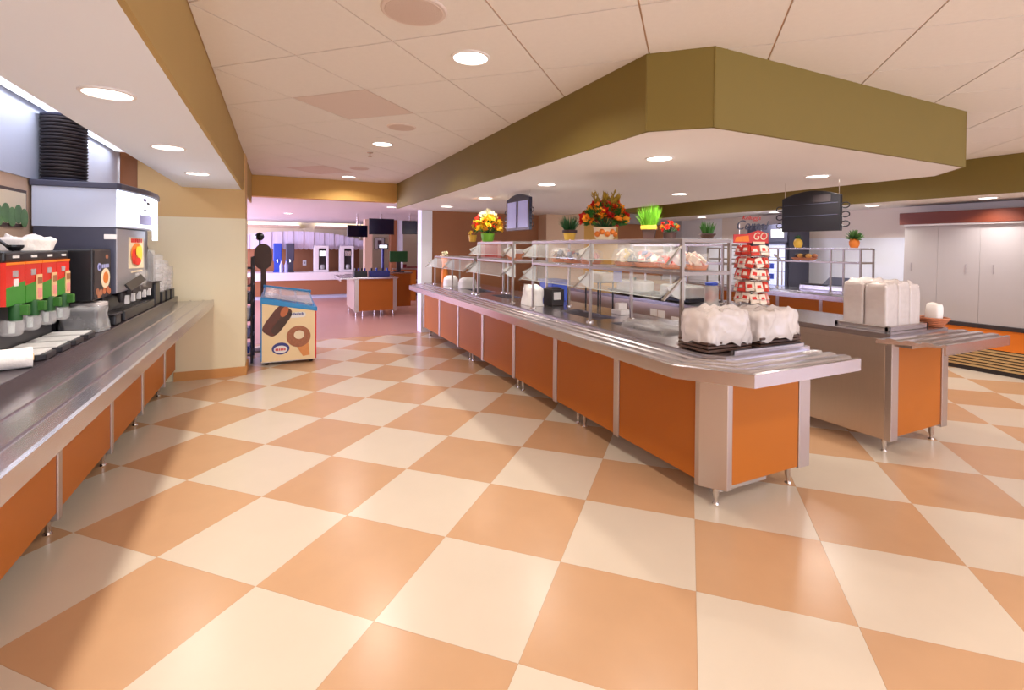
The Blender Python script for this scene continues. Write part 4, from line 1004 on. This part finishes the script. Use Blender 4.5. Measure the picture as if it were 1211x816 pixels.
# black bins, boxes and cups beyond
for (x0, x1, y0, y1, h, lb, mt) in ((-1.3, -1.02, 5.60, 5.80, .20, 'tall black bin beside the ice dispenser on the left counter', 'black'), (-1.15, -1.0, 4.27, 4.40, .07, 'low black caddy before the coffee brewer', 'black')):
    t = thing('condiment_bin', lb, 'bin', ((x0+x1)/2, (y0+y1)/2, ZL))
    MB().prism([(x0, y0), (x1, y0), (x1, y1), (x0, y1)], ZL+.001, ZL+h).build('bin', mt, t, bevel=.01)
    box(x0-.008, x1+.008, y0-.008, y1+.008, ZL+h, ZL+h+.012).build('lid', 'charcoal', t, bevel=.004)
t = thing('sauce_pump', 'dark bottle wrapped in clear plastic near the lit sign', 'bottle', (-1.12, 5.70, ZL+.212))
MB().lathe([(.06, 0), (.065, .02), (.065, .25), (.03, .30), (.02, .34)], (-1.12, 5.70, ZL+.213), 16).build('bottle', 'charcoal', t, smooth=True)
lumpy(MB(), -1.20, -1.04, 5.62, 5.78, ZL+.215, ZL+.50, amp=.02, fr=14, n=9, rnd=.7, seed=81).build('plastic_wrap', 'clear_wrap', t, smooth=True)
for k, (x, y, r, h, lb) in enumerate(((-1.08, 5.92, .055, .34, 'stack of white paper cups in plastic nearest the black bin'), (-1.07, 6.10, .055, .28, 'stack of white paper cups in plastic in the middle of the row by the pier'), (-1.06, 6.28, .055, .22, 'short stack of white paper cups in plastic beside the cream pier'))):
    t = thing('cup_stack', lb, 'cups', (x, y, ZL), 'paper cup stacks by the pier')
    box(x-.07, x+.07, y-.07, y+.07, ZL+.001, ZL+.10).build('holder', 'black', t, bevel=.008)
    for q in range(int(h/.045)):
        MB().lathe([(r*.8, 0), (r*.98, .034), (r*1.03, .036), (r*1.03, .042), (r*.9, .042)], (x, y, ZL+.10+q*.045), 18).build('cup', 'white_plastic', t, smooth=True)
    lumpy(MB(), x-r*1.2, x+r*1.2, y-r*1.2, y+r*1.2, ZL+.10, ZL+.12+h, amp=.012, fr=18, n=8, rnd=.9, seed=90+k).build('plastic_sleeve', 'clear_wrap', t, smooth=True)
# near end: rolled paper, white bottle, bag
t = thing('paper_roll', 'white rolled paper towel lying on the black counter at the near end', 'paper roll', (-1.08, 2.96, ZL))
MB().tube((-1.16, 2.93, ZL+.046), (-1.0, 2.99, ZL+.046), .045, n=20).build('roll', 'cloth', t, smooth=True)
MB().tube((-1.17, 2.926, ZL+.046), (-.996, 2.9915, ZL+.046), .016, n=12).build('core', 'tan_card', t)
t = thing('syrup_jug', 'white plastic jug standing behind the paper roll', 'jug', (-1.24, 3.01, ZL))
MB().lathe([(.05, 0), (.055, .02), (.055, .16), (.075, .2), (.07, .26), (.03, .31), (.02, .33)], (-1.245, 3.01, ZL), 18).build('body', 'white_plastic', t, smooth=True)
MB().lathe([(.024, .33), (.024, .35)], (-1.245, 3.01, ZL), 12).build('cap', 'white_plastic', t)
# framed landscape on the left wall
t = thing('wall_picture', 'framed picture of green trees on the tan wall behind the machines', 'picture', (-1.49, 4.2, 1.63))
box(-1.5, -1.48, 3.9, 4.34, 1.60, 1.84).build('frame', 'dark_brown', t); p_ = box(-1.48, -1.476, 3.92, 4.32, 1.62, 1.82).build('print', 'vanilla', t)
for k in range(5): disc(3.97+k*.08, 1.66+.02*(k % 2), .055, .06, -1.4755+.0004*k, 'printed_tree', 'photo_green', p_)

# ================================================================== ICE CREAM FREEZER AND RACK
fx0, fx1, fy0, fy1 = -.185, .44, 6.87, 7.75
t = thing('ice_cream_freezer', 'chest freezer with ice cream advertising, blue rim and sloping glass lid', 'freezer', ((fx0+fx1)/2, 7.3, 0))
MB().add([(fx0, fy0, .04), (fx1, fy0, .04), (fx1, fy1, .04), (fx0, fy1, .04), (fx0, fy0, .78), (fx1, fy0, .66), (fx1, fy1, .66), (fx0, fy1, .78)],
         [(3,2,1,0),(4,5,6,7),(0,1,5,4),(1,2,6,5),(2,3,7,6),(3,0,4,7)]).build('cabinet', 'white_plastic', t)
MB().slab([(fx0+.005, fy0, .05), (fx1-.012, fy0, .05), (fx1-.012, fy0, .66), (fx0+.005, fy0, .78)], (0, -1, 0), .006).build('advert_panel', 'ad_cream', t)
box(fx1-.012, fx1+.002, fy0-.007, fy0+.0, .05, .66).build('red_edge', 'red', t)
box(fx0-.006, fx0+.006, fy0-.007, fy1, .06, .78).build('side_stripe', 'blue', t)
box(fx1, fx1+.004, fy0, fy1, .05, .655).build('side_panel', 'red', t)
def sl(x): return .78-.12*(x-fx0)/(fx1-fx0)
MB().add([(fx0-.012, fy0-.012, sl(fx0)-.005), (fx1+.012, fy0-.012, sl(fx1)-.005), (fx1+.012, fy1, sl(fx1)-.005), (fx0-.012, fy1, sl(fx0)-.005), (fx0-.012, fy0-.012, sl(fx0)+.075), (fx1+.012, fy0-.012, sl(fx1)+.05), (fx1+.012, fy1, sl(fx1)+.05), (fx0-.012, fy1, sl(fx0)+.075)],
         [(3,2,1,0),(4,5,6,7),(0,1,5,4),(1,2,6,5),(2,3,7,6),(3,0,4,7)]).build('rim', 'blue', t, bevel=.01)
lid = MB(); 
def LZ(x): return .865-.07*(x-fx0)/(fx1-fx0)
lid.add([(fx0+.03, fy0+.03, LZ(fx0)-.01), (fx1-.04, fy0+.03, LZ(fx1)-.05), (fx1-.04, fy1-.03, LZ(fx1)+.03), (fx0+.03, fy1-.03, LZ(fx0)+.06), (fx0+.03, fy0+.03, LZ(fx0)), (fx1-.04, fy0+.03, LZ(fx1)-.04), (fx1-.04, fy1-.03, LZ(fx1)+.04), (fx0+.03, fy1-.03, LZ(fx0)+.07)],
        [(3,2,1,0),(4,5,6,7),(0,1,5,4),(1,2,6,5),(2,3,7,6),(3,0,4,7)])
lid.build('glass_lid', 'glass_grey', t)
for k in range(4): MB().tube((fx0+.02+k*.19, fy0+.02, sl(fx0+.02+k*.19)+.06), (fx0+.02+k*.19, fy1-.04, sl(fx0+.02+k*.19)+.14), .012).build('lid_bar', 'blue', t)
MB().tube((fx0+.0, fy1-.04, .93), (fx1-.02, fy1-.04, .84), .02).build('lid_hinge_bar', 'blue', t)
for k in range(3): box(fx0+.08+k*.17, fx0+.2+k*.17, fy0+.1, fy0+.4, .70-.03*k, .80-.03*k).build('ice_cream_tub', ('white_plastic', 'vanilla', 'white_plastic')[k], t, bevel=.01)
for x in (fx0+.06, fx1-.06):
    for y in (fy0+.08, fy1-.08): MB().lathe([(.025, 0), (.03, .02), (.02, .04)], (x, y, 0), 12).build('caster', 'charcoal', t)
fyp = fy0-.0065
def flat(pts, nm, mt, k=0): MB().slab([(x, fyp-.0012*k, z) for x, z in pts], (0, -1, 0), .0012).build(nm, mt, t)
def ell(cx_, cz_, rx_, rz_, rot=0, nn=28): return [(cx_+rx_*math.cos(2*math.pi*i/nn)*math.cos(rot)-rz_*math.sin(2*math.pi*i/nn)*math.sin(rot), cz_+rx_*math.cos(2*math.pi*i/nn)*math.sin(rot)+rz_*math.sin(2*math.pi*i/nn)*math.cos(rot)) for i in range(nn)]
def capsule(cx_, cz_, ln, wd, rot, e=.5):
    out = []
    for i in range(32):
        a = 2*math.pi*i/32; u_ = math.copysign(abs(math.cos(a))**e, math.cos(a))*ln; v_ = math.copysign(abs(math.sin(a))**e, math.sin(a))*wd
        out.append((cx_+u_*math.cos(rot)-v_*math.sin(rot), cz_+u_*math.sin(rot)+v_*math.cos(rot)))
    return out
ox = fx0
flat(capsule(ox+.175, .555, .20, .10, R(55)), 'printed_bar', 'choc'); flat(capsule(ox+.225, .53, .165, .05, R(55)), 'printed_bar_shade', 'dark_brown', 1)
flat(ell(ox+.255, .665, .04, .07, R(-25)), 'printed_bite', 'choc_in', 2)
flat([(ox+.34, .32), (ox+.52, .40), (ox+.55, .10), (ox+.47, .09)], 'printed_cone', 'cone')
flat(ell(ox+.42, .345, .14, .135), 'printed_nut_ring', 'nuts', 1); flat(ell(ox+.425, .365, .06, .055), 'printed_cream', 'vanilla', 2)
flat(ell(ox+.215, .205, .10, .075), 'printed_logo', 'navy'); flat(ell(ox+.215, .195, .078, .048), 'printed_logo', 'white_plastic', 1)
for k in range(6): flat([(ox+.155+k*.02, .18), (ox+.169+k*.02, .18), (ox+.169+k*.02, .208), (ox+.155+k*.02, .208)], 'printed_letter', 'red', 2)
flat(capsule(ox+.40, .618, .10, .034, R(2)), 'printed_label', 'white_plastic')
for k in range(11): flat([(ox+.315+k*.0155, .618), (ox+.326+k*.0155, .618), (ox+.326+k*.0155, .640+(k % 3 == 0)*.008), (ox+.315+k*.0155, .640+(k % 3 == 0)*.008)], 'printed_letter', 'navy', 1)
# merchandise rack behind the pier
t = thing('wire_rack', 'narrow dark wire shelving rack standing between the pier and the freezer', 'rack', (-.62, 7.4, 0))
for x in (-.82, -.30):
    for y in (7.12, 7.62): MB().tube((x, y, 0), (x, y, 1.35), .014).build('post', 'charcoal', t)
for k in range(6):
    zz = .10+k*.22; s_ = MB()
    for q in range(8): s_.tube((-.82, 7.12+q*.5/7, zz), (-.30, 7.12+q*.5/7, zz), .005, n=5)
    s_.tube((-.30, 7.12, zz), (-.30, 7.62, zz), .008, n=5); s_.tube((-.82, 7.12, zz), (-.82, 7.62, zz), .008, n=5); s_.tube((-.82, 7.12, zz), (-.30, 7.12, zz), .008, n=5)
    s_.build('wire_shelf', 'dark_grey', t)
rn = random.Random(8)
for k in range(5):
    for q in range(3):
        zz = .108+k*.22
        o = box(-.74+q*.15, -.63+q*.15, 7.2, 7.5, zz, zz+rn.uniform(.08, .17)).build('snack_carton', ('menu_print', 'white_plastic', 'dark_grey', 'pack_pink', 'blue_deep')[(k+2*q) % 5], None, bevel=.004)
        tag(o, '%s snack carton on the %s shelf of the wire rack behind the pier' % (('lilac', 'white', 'dark grey', 'pink', 'blue')[(k+2*q) % 5], ORD[k]), 'carton', 'cartons on the wire rack')
t = thing('floor_sign', 'round brown sign on a dark post behind the freezer', 'sign', (-.19, 7.95, 0))
MB().lathe([(.16, 0), (.16, .015), (.03, .03)], (-.19, 7.95, 0), 20).build('base', 'charcoal', t)
box(-.225, -.155, 7.935, 7.965, .02, 1.2).build('post', 'dark_brown', t)
MB().slab([(-.195+.115*math.cos(2*math.pi*i/24), 7.93, 1.335+.185*math.copysign(abs(math.sin(2*math.pi*i/24))**.7, math.sin(2*math.pi*i/24))) for i in range(24)], (0, 1, 0), .03).build('sign_face', 'dark_brown', t)
MB().ball((-.24, 7.95, 1.62), .06).build('finial', 'black', t, smooth=True); MB().tube((-.24, 7.95, 1.48), (-.24, 7.95, 1.66), .012).build('finial_stem', 'black', t)

# ================================================================== RIGHT SIDE
# display case with night covers
t = thing('display_case', 'long open display case closed with white night covers, red wood canopy and slatted base', 'display case', (8.0, 1.8, 0))
yc0, yc1 = -.6, 3.85
box(7.86, 8.19, yc0, yc1-.03, .04, 2.0).build('body', 'wall_white', t)
box(7.77, 8.19, yc0, yc1, 1.855, 2.015).build('canopy', 'red_wood', t, bevel=.006)
box(7.79, 7.84, yc0, yc1-.05, 1.835, 1.855).build('light_strip', 'white_plastic', t)
for a, b, sy in ((3.42, 3.81, 3.72), (2.98, 3.42, 3.115), (2.40, 2.98, 2.85), (1.70, 2.40, 2.05), (1.0, 1.70, 1.35), (.3, 1.0, .65), (-.58, .3, -.1)):
    o = MB().slab([(7.845, a+.0012, 1.84), (7.845, b-.0012, 1.84), (7.805, b-.0012, .60), (7.805, a+.0012, .60)], (-1, 0, 0), .01).build('night_cover', 'curtain', t)
    box(7.805, 7.818, sy-.005, sy+.005, 1.22, 1.33).build('handle_slot', 'wall_grey', o)
box(7.775, 7.86, yc0, yc1, .545, .60).build('bumper', 'charcoal', t, bevel=.008)
box(7.80, 7.86, yc0, yc1, .30, .545).build('lower_panel', 'orange_panel', t)
for k in range(7): box(7.795, 7.86, yc0, yc1, .055+k*.035, .078+k*.035).build('slat', 'grille', t, bevel=.003)
box(7.82, 7.86, yc0, yc1, .0, .30).build('plinth', 'charcoal', t)
# drinks fridge
t = thing('drinks_fridge', 'tall black drinks fridge with a lit glass door against the white wall', 'fridge', (7.9, 5.85, 0))
box(7.66, 8.19, 5.42, 6.24, .06, 1.93).build('cabinet', 'dark_grey', t, bevel=.01)
box(7.63, 7.66, 5.44, 6.22, 1.63, 1.91).build('header', 'dark_grey', t); box(7.625, 7.63, 5.50, 5.74, 1.70, 1.84).build('header_label', 'white_plastic', t)
d_ = MB().box(7.62, 7.66, 5.44, 5.47, .2, 1.61).box(7.62, 7.66, 5.79, 6.22, .2, 1.61).box(7.62, 7.66, 5.44, 6.22, 1.58, 1.62).box(7.62, 7.66, 5.44, 6.22, .16, .22).build('door_frame', 'dark_grey', t)
box(7.652, 7.658, 5.47, 5.79, .22, 1.58).build('lit_interior', 'fridge_lit', t); box(7.63, 7.636, 5.47, 5.79, .22, 1.58).build('door_glass', 'glass', t)
for k in range(5): box(7.640, 7.65, 5.475, 5.785, .40+k*.24, .41+k*.24).build('shelf', 'menu_print', t)
for k, zz in enumerate((1.17, .99)): box(7.628, 7.631, 5.68, 5.77, zz, zz+.09).build('door_sticker', 'blue_deep', t)
MB().tube((7.60, 5.50, .9), (7.60, 5.50, 1.3), .012).build('handle', 'chrome', t)
for y in (5.5, 6.16): MB().tube((7.75, y, 0), (7.75, y, .06), .02).build('foot', 'black', t); 
# rear counter contents
t = thing('bread_basket', 'basket of brown bread rolls on the rear guard shelf', 'basket', (7.2, 4.85, 1.338))
MB().lathe([(.10, .001), (.13, .035), (.135, .04), (.12, .04)], (7.2, 4.85, 1.338), 20, sy=1.5).build('basket', 'wicker', t, smooth=True)
for k in range(7): MB().ball((7.2+.05*math.cos(k*2.1), 4.72+k*.043, 1.405), .045, n=10, rz=.035).build('bread_roll', ('nuts', 'wall_gold', 'dark_brown')[k % 3], t, smooth=True)
t = thing('glassware_bundle', 'bundle of clear wrapped cutlery on the rear guard shelf', 'bundle', (7.2, 5.3, 1.341))
for k in range(9): MB().tube((7.14+.012*k, 5.24+.01*(k % 3), 1.345), (7.16+.01*k, 5.30+.012*k, 1.40+.008*(k % 4)), .007, n=6).build('piece', 'chrome', t)
for y, lb, dark in ((4.95, 'small pumpkin-coloured pot hanging above the rear counter near the fridge', 0), (4.12, 'orange pot with dark foliage on top of the rear guard near the white wall', 1)):
    t = thing('autumn_pot', lb, 'potted plant', (7.2, y, 1.529), 'orange pots above the rear counter')
    MB().lathe([(.045, 0), (.065, .05), (.065, .08), (.05, .12), (.03, .135)], (7.2, y, 1.529), 16).build('pot', 'pot_gold' if not dark else 'terracotta', t, smooth=True)
    mb = MB(); rn = random.Random(y)
    for k in range(90 if dark else 24):
        a = rn.uniform(0, 6.28); e = rn.uniform(-.2, 1.4); leaf(mb, (7.2, y, 1.66), (math.cos(a)*math.cos(e), math.sin(a)*math.cos(e), math.sin(e)), .13 if dark else .07, .018, rn)
    mb.build('foliage', 'photo_green' if dark else 'leaf_dark', t, kind='stuff')
t = thing('griddle', 'flat dark steel griddle with raised back on the rear counter', 'griddle', (7.47, 4.65, .886))
box(7.39, 7.57, 4.25, 5.05, .887, .95).build('base', 'steel_top', t, bevel=.005); MB().slab([(7.395, 4.3, .965), (7.395, 4.68, .965), (7.56, 4.68, 1.07), (7.56, 4.3, 1.07)], (0, 0, 1), .015).build('hinged_plate', 'dark_grey', t); box(7.39, 7.56, 4.70, 5.03, .95, .97).build('hot_plate', 'charcoal', t)
for y in (4.32, 4.66): MB().tube((7.55, y, .95), (7.55, y, 1.06), .008).build('support', 'steel', t)
# wood panel and small things against the kitchen wall
struct('trim_15', box(6.42, 7.66, YK-.06, YK-.05, .9, 2.0), 'wall_brown')
for k, (x0, x1, zb_, lb) in enumerate(((3.0, 3.25, 1.15, 'orange poster on the kitchen wall seen through the far guard'),)):
    t = thing('wall_poster', lb, 'poster', (x0, YK-.01, zb_)); box(3.35, 3.75, YK-.012, YK, 1.25, 1.62).build('sheet', 'pack_pink', t); box(3.42, 3.68, YK-.015, YK-.012, 1.32, 1.55).build('print', 'pack_red', t)

# ================================================================== DINING AREA BEYOND
yF = 15.2
t = thing('coffee_counter', 'white topped coffee counter with brown front along the far cream wall', 'counter', (1.0, 15.6, 0))
box(-1.6, 2.1, yF, 16.1, .1, .52).build('front', 'wall_brown', t); box(-1.6, 2.1, yF+.05, 16.1, 0, .1).build('plinth', 'white_panel', t)
box(-1.65, 2.15, yF-.06, 16.15, .52, .74).build('worktop', 'white_plastic', t, bevel=.01)
struct('wall_coffee_back', box(-1.6, 2.3, 16.3, 16.4, 0, 1.6), 'wall_brown')
# scalloped valance over the counter
t = thing('scalloped_awning', 'pale lilac scalloped awning hanging above the coffee counter', 'awning', (.9, 15.5, 1.4))
n = 26; xa, xb = -1.3, 2.35
for k in range(n):
    x0 = xa+(xb-xa)*k/n; x1 = xa+(xb-xa)*(k+1)/n; u0 = (k+.5)/n; top = 1.62+.30*math.sin(math.pi*min(1, max(0, u0)))**.6
    c = (x0+x1)/2; h_ = (x1-x0)*.49; ys_ = yF+.70
    MB().slab([(x0+.004, ys_, top), (x1-.004, ys_, top)]+[(c+h_*math.cos(a), ys_-.0, 1.44-.06*math.sin(a)) for a in [math.pi*q/6 for q in range(7)]], (0, -1, 0), .03+.02*(k % 2)).build('scallop', 'lilac_valance', t)
box(xa, xb, yF+.70, 16.28, 1.56, 1.6).build('canopy', 'lilac_valance', t)
for x in (xa+.05, xb-.05): MB().tube((x, 16.1, 1.6), (x, 16.1, ZX), .015).build('hanger', 'chrome', t)
def coffee_tower(x, lb, bodym, grp=None):
    t = thing('coffee_tower', lb, 'coffee machine', (x, 15.55, .74), grp)
    box(x-.2, x+.2, 15.4, 15.75, .741, .80).build('base', bodym, t, bevel=.01); box(x-.2, x-.07, 15.42, 15.75, .80, 1.5).build('side', bodym, t, bevel=.01); box(x+.14, x+.2, 15.42, 15.75, .80, 1.5).build('side', bodym, t, bevel=.01)
    box(x-.07, x+.14, 15.55, 15.75, .80, 1.45).build('recess', 'charcoal', t); box(x-.2, x+.2, 15.40, 15.75, 1.42, 1.5).build('top', bodym, t, bevel=.01)
    MB().lathe([(.05, 0), (.06, .1), (.045, .14)], (x+.03, 15.47, .81), 14).build('pot', 'glass_grey', t, smooth=True); box(x-.05, x+.12, 15.42, 15.55, 1.2, 1.35).build('brew_head', 'chrome', t)
coffee_tower(1.12, 'white coffee tower on the far counter beside the wall outlet', 'white_plastic', 'white coffee towers'); coffee_tower(1.82, 'white coffee tower on the far counter next to the screens', 'white_plastic', 'white coffee towers')
for x, mt, lb in ((-.02, 'blue_deep', 'tall blue juice tower on the far counter'), (.30+.0, 'dark_grey', 'dark grey drink tower with a round tank on the far counter')):
    t = thing('juice_tower', lb, 'drink dispenser', (x, 15.55, .74))
    box(x-.11, x+.11, 15.45, 15.7, 1.05, 1.56).build('tank', mt, t, bevel=.02); box(x-.09, x+.09, 15.5, 15.68, .76, 1.05).build('column', mt, t); box(x-.11, x+.11, 15.4, 15.7, .741, .77).build('base', mt, t)
    MB().tube((x, 15.43, 1.02), (x, 15.43, 1.1), .02).build('tap', 'chrome', t)
for k, x in enumerate((.08, .20)):
    t = thing('drink_bottle', ('clear drink bottle next to the blue juice tower', 'clear drink bottle next to the dark grey drink tower')[k], 'bottle', (x, 15.28, .74), 'bottles between the juice towers')
    MB().lathe([(.05, 0), (.055, .2), (.02, .28), (.02, .32)], (x, 15.28, .741), 12).build('bottle', 'menu_print', t, smooth=True); MB().lathe([(.022, .32), (.022, .345)], (x, 15.28, .741), 10).build('cap', 'blue_deep', t)
t = thing('outlet', 'white wall outlet on the brown backsplash of the coffee counter', 'outlet', (.72, 16.3, .95)); box(.66, .76, 16.29, 16.3, .9, 1.06).build('plate', 'white_plastic', t); box(.69, .73, 16.286, 16.29, .95, 1.01).build('socket', 'wall_grey', t)
# cart
t = thing('condiment_cart', 'orange panelled steel condiment cart standing alone in the dining area', 'cart', (1.87, 11.2, 0))
box(1.44, 2.30, 10.87, 12.2, .12, .80).build('carcass', 'steel_satin', t); box(1.52, 2.24, 10.85, 10.87, .12, .80).build('end_panel', 'panel', t, label='orange end panel')
for x in (1.44, 2.24): box(x, x+.08, 10.845, 10.9, .10, .80).build('corner_post', 'trim_metal', t)
box(1.40, 2.34, 10.8, 12.25, .80, .84).build('top', 'steel_top', t, bevel=.005)
sweep(MB(), [(1.44, 12.2), (1.44, 10.87)], rail_profile(.28, .82)).build('tray_rail', 'steel_top', t)
for x in (1.48, 1.62, 1.86, 2.0, 2.26): MB().tube((x, 10.92, 0), (x, 10.92, .12), .015).build('leg', 'steel', t)
for x in (1.48, 2.26): MB().tube((x, 12.1, 0), (x, 12.1, .12), .015).build('leg', 'steel', t)
for x0, x1, mt, lb in ((1.45, 1.72, 'black', 'black condiment caddy on the cart next to its tray rail'), (1.78, 2.2, 'navy', 'dark blue condiment caddy on the cart')):
    t = thing('condiment_caddy', lb, 'caddy', ((x0+x1)/2, 11.1, .84), 'caddies on the cart')
    box(x0, x1, 11.0, 11.3, .842, .96).build('body', mt, t, bevel=.01)
    for q in range(4): MB().tube((x0+.04+q*(x1-x0-.08)/3, 11.1, .96), (x0+.04+q*(x1-x0-.08)/3, 11.1, 1.02), .02).build('bottle', 'blue_deep' if q % 2 else 'black', t)
t = thing('till', 'cash register with a lit customer display on a pole behind the cart', 'cash register', (2.35, 11.9, .84))
MB().tube((2.22, 11.95, .842), (2.22, 11.95, 1.45), .03).build('pole', 'navy', t); box(2.1, 2.34, 11.9, 11.95, 1.43, 1.56).build('display', 'charcoal', t, bevel=.01); box(2.13, 2.31, 11.895, 11.9, 1.46, 1.53).build('display_screen', 'sign_lit', t)
# till stand with green screen
t = thing('till_stand', 'wooden stand carrying the green backed till monitor', 'stand', (2.75, 12.6, 0)); box(2.45, 3.0, 12.4, 12.9, 0, .82).build('body', 'panel', t); box(2.42, 3.03, 12.37, 12.93, .82, .85).build('top', 'steel_top', t)
t = thing('till_monitor', 'monitor with a dark green back on the till stand', 'monitor', (2.75, 12.6, .85))
box(2.5, 2.95, 12.55, 12.6, 1.1, 1.38).build('screen', 'leaf_dark', t, bevel=.01); box(2.68, 2.78, 12.56, 12.62, .87, 1.1).build('neck', 'charcoal', t); box(2.6, 2.86, 12.5, 12.7, .851, .87).build('foot', 'charcoal', t)
# hanging screens
for x, y, z, wd, h_, rz, lb in ((1.63, 11.8, 1.84, .46, .27, R(12), 'small hanging screen closest to the scalloped awning'), (2.11, 11.5, 1.945, .56, .36, 0, 'largest hanging screen between the two dining pillars'), (2.75, 11.5, 1.94, .34, .31, R(-14), 'narrow hanging screen turned away beside the white wall end')):
    t = thing('hanging_screen', lb, 'screen', (x, y, z-h_/2), 'hanging screens in the dining area')
    c, s_ = math.cos(rz), math.sin(rz); X = Vector((c, s_, 0)); N = Vector((s_, -c, 0)); O = Vector((x, y, z))
    MB().slab([O-X*wd/2-Vector((0,0,h_/2)), O+X*wd/2-Vector((0,0,h_/2)), O+X*wd/2+Vector((0,0,h_/2)), O-X*wd/2+Vector((0,0,h_/2))], -N, .06).build('housing', 'black', t, bevel=.008)
    q = O+N*.001; k_ = .46
    MB().slab([q-X*wd*k_-Vector((0,0,h_*k_)), q+X*wd*k_-Vector((0,0,h_*k_)), q+X*wd*k_+Vector((0,0,h_*k_)), q-X*wd*k_+Vector((0,0,h_*k_))], N, .003).build('screen', 'screen', t)
    MB().tube(O-N*.04+Vector((0,0,h_/2)), (O.x-N.x*.04, O.y-N.y*.04, ZX), .018).build('ceiling_pole', 'chrome', t)
# pillars, picture, half wall, tables and chairs
for k, (x0, x1, y0, mt) in enumerate(((2.12, 2.32, 14.0, 'wall_tan'), (2.82, 2.98, 14.0, 'wall_brown'), (2.98, 3.16, 14.02, 'wall_white'))):
    struct('wall_pillar_%d' % (k+1), box(x0, x1, y0, y0+.3, 0, ZX), mt)
t = thing('framed_picture', 'white matted picture in a dark frame on the far cream wall', 'picture', (3.13, 17.48, 1.4))
box(2.96, 3.31, 17.47, 17.5, 1.39, 1.80).build('frame', 'charcoal', t); box(2.98, 3.29, 17.465, 17.47, 1.41, 1.78).build('mat_board', 'white_plastic', t); box(3.07, 3.2, 17.462, 17.465, 1.48, 1.70).build('print', 'picture', t)
t = thing('half_wall', 'low orange half wall in front of the dining tables', 'partition', (3.2, 13.6, 0)); box(2.8, 3.42, 13.55, 13.65, 0, .86).build('panel', 'panel', t); box(2.78, 3.44, 13.52, 13.68, .86, .9).build('cap', 'trim_metal', t)
def table(x, y, lb):
    t = thing('dining_table', lb, 'table', (x, y, 0), 'dining tables')
    box(x-.4, x+.4, y-.4, y+.4, .71, .75).build('top', 'panel', t, bevel=.01); MB().tube((x, y, .03), (x, y, .71), .04).build('column', 'charcoal', t); MB().lathe([(.28, 0), (.28, .015), (.05, .04)], (x, y, 0), 16).build('base', 'charcoal', t)
table(3.75, 15.2, 'square dining table beyond the half wall'); table(4.7, 16.3, 'square dining table by the far cream wall')
def chair(name, x, y, rz, label):
    t = thing(name, label, 'chair', (0, 0, 0), 'maroon dining chairs')
    box(-.2, .2, -.2, .2, .43, .47).build('seat', 'maroon', t, bevel=.015); box(-.2, .2, .17, .21, .55, .92).build('backrest', 'maroon', t, bevel=.015)
    for sx in (-1, 1):
        MB().tube((sx*.18, -.18, 0), (sx*.17, -.17, .43), .014).build('leg', 'charcoal', t); MB().tube((sx*.18, .19, 0), (sx*.18, .19, .9), .014).build('leg', 'charcoal', t)
    t.location = (x, y, 0); t.rotation_euler = (0, 0, rz); return t
ch = chair('dining_chair', 3.55, 14.4, R(170), 'maroon dining chair nearest the half wall')
for x, y, rz, lb in ((4.05, 14.5, R(200), 'maroon dining chair on the aisle side of the first dining table'), (3.6, 15.95, R(10), 'maroon dining chair at the back of the first dining table'), (4.35, 15.6, R(180), 'maroon dining chair before the table by the far wall'), (5.1, 15.7, R(190), 'maroon dining chair at the right of the table by the far wall')):
    dup(ch, (x, y, 0), rz, label=lb)
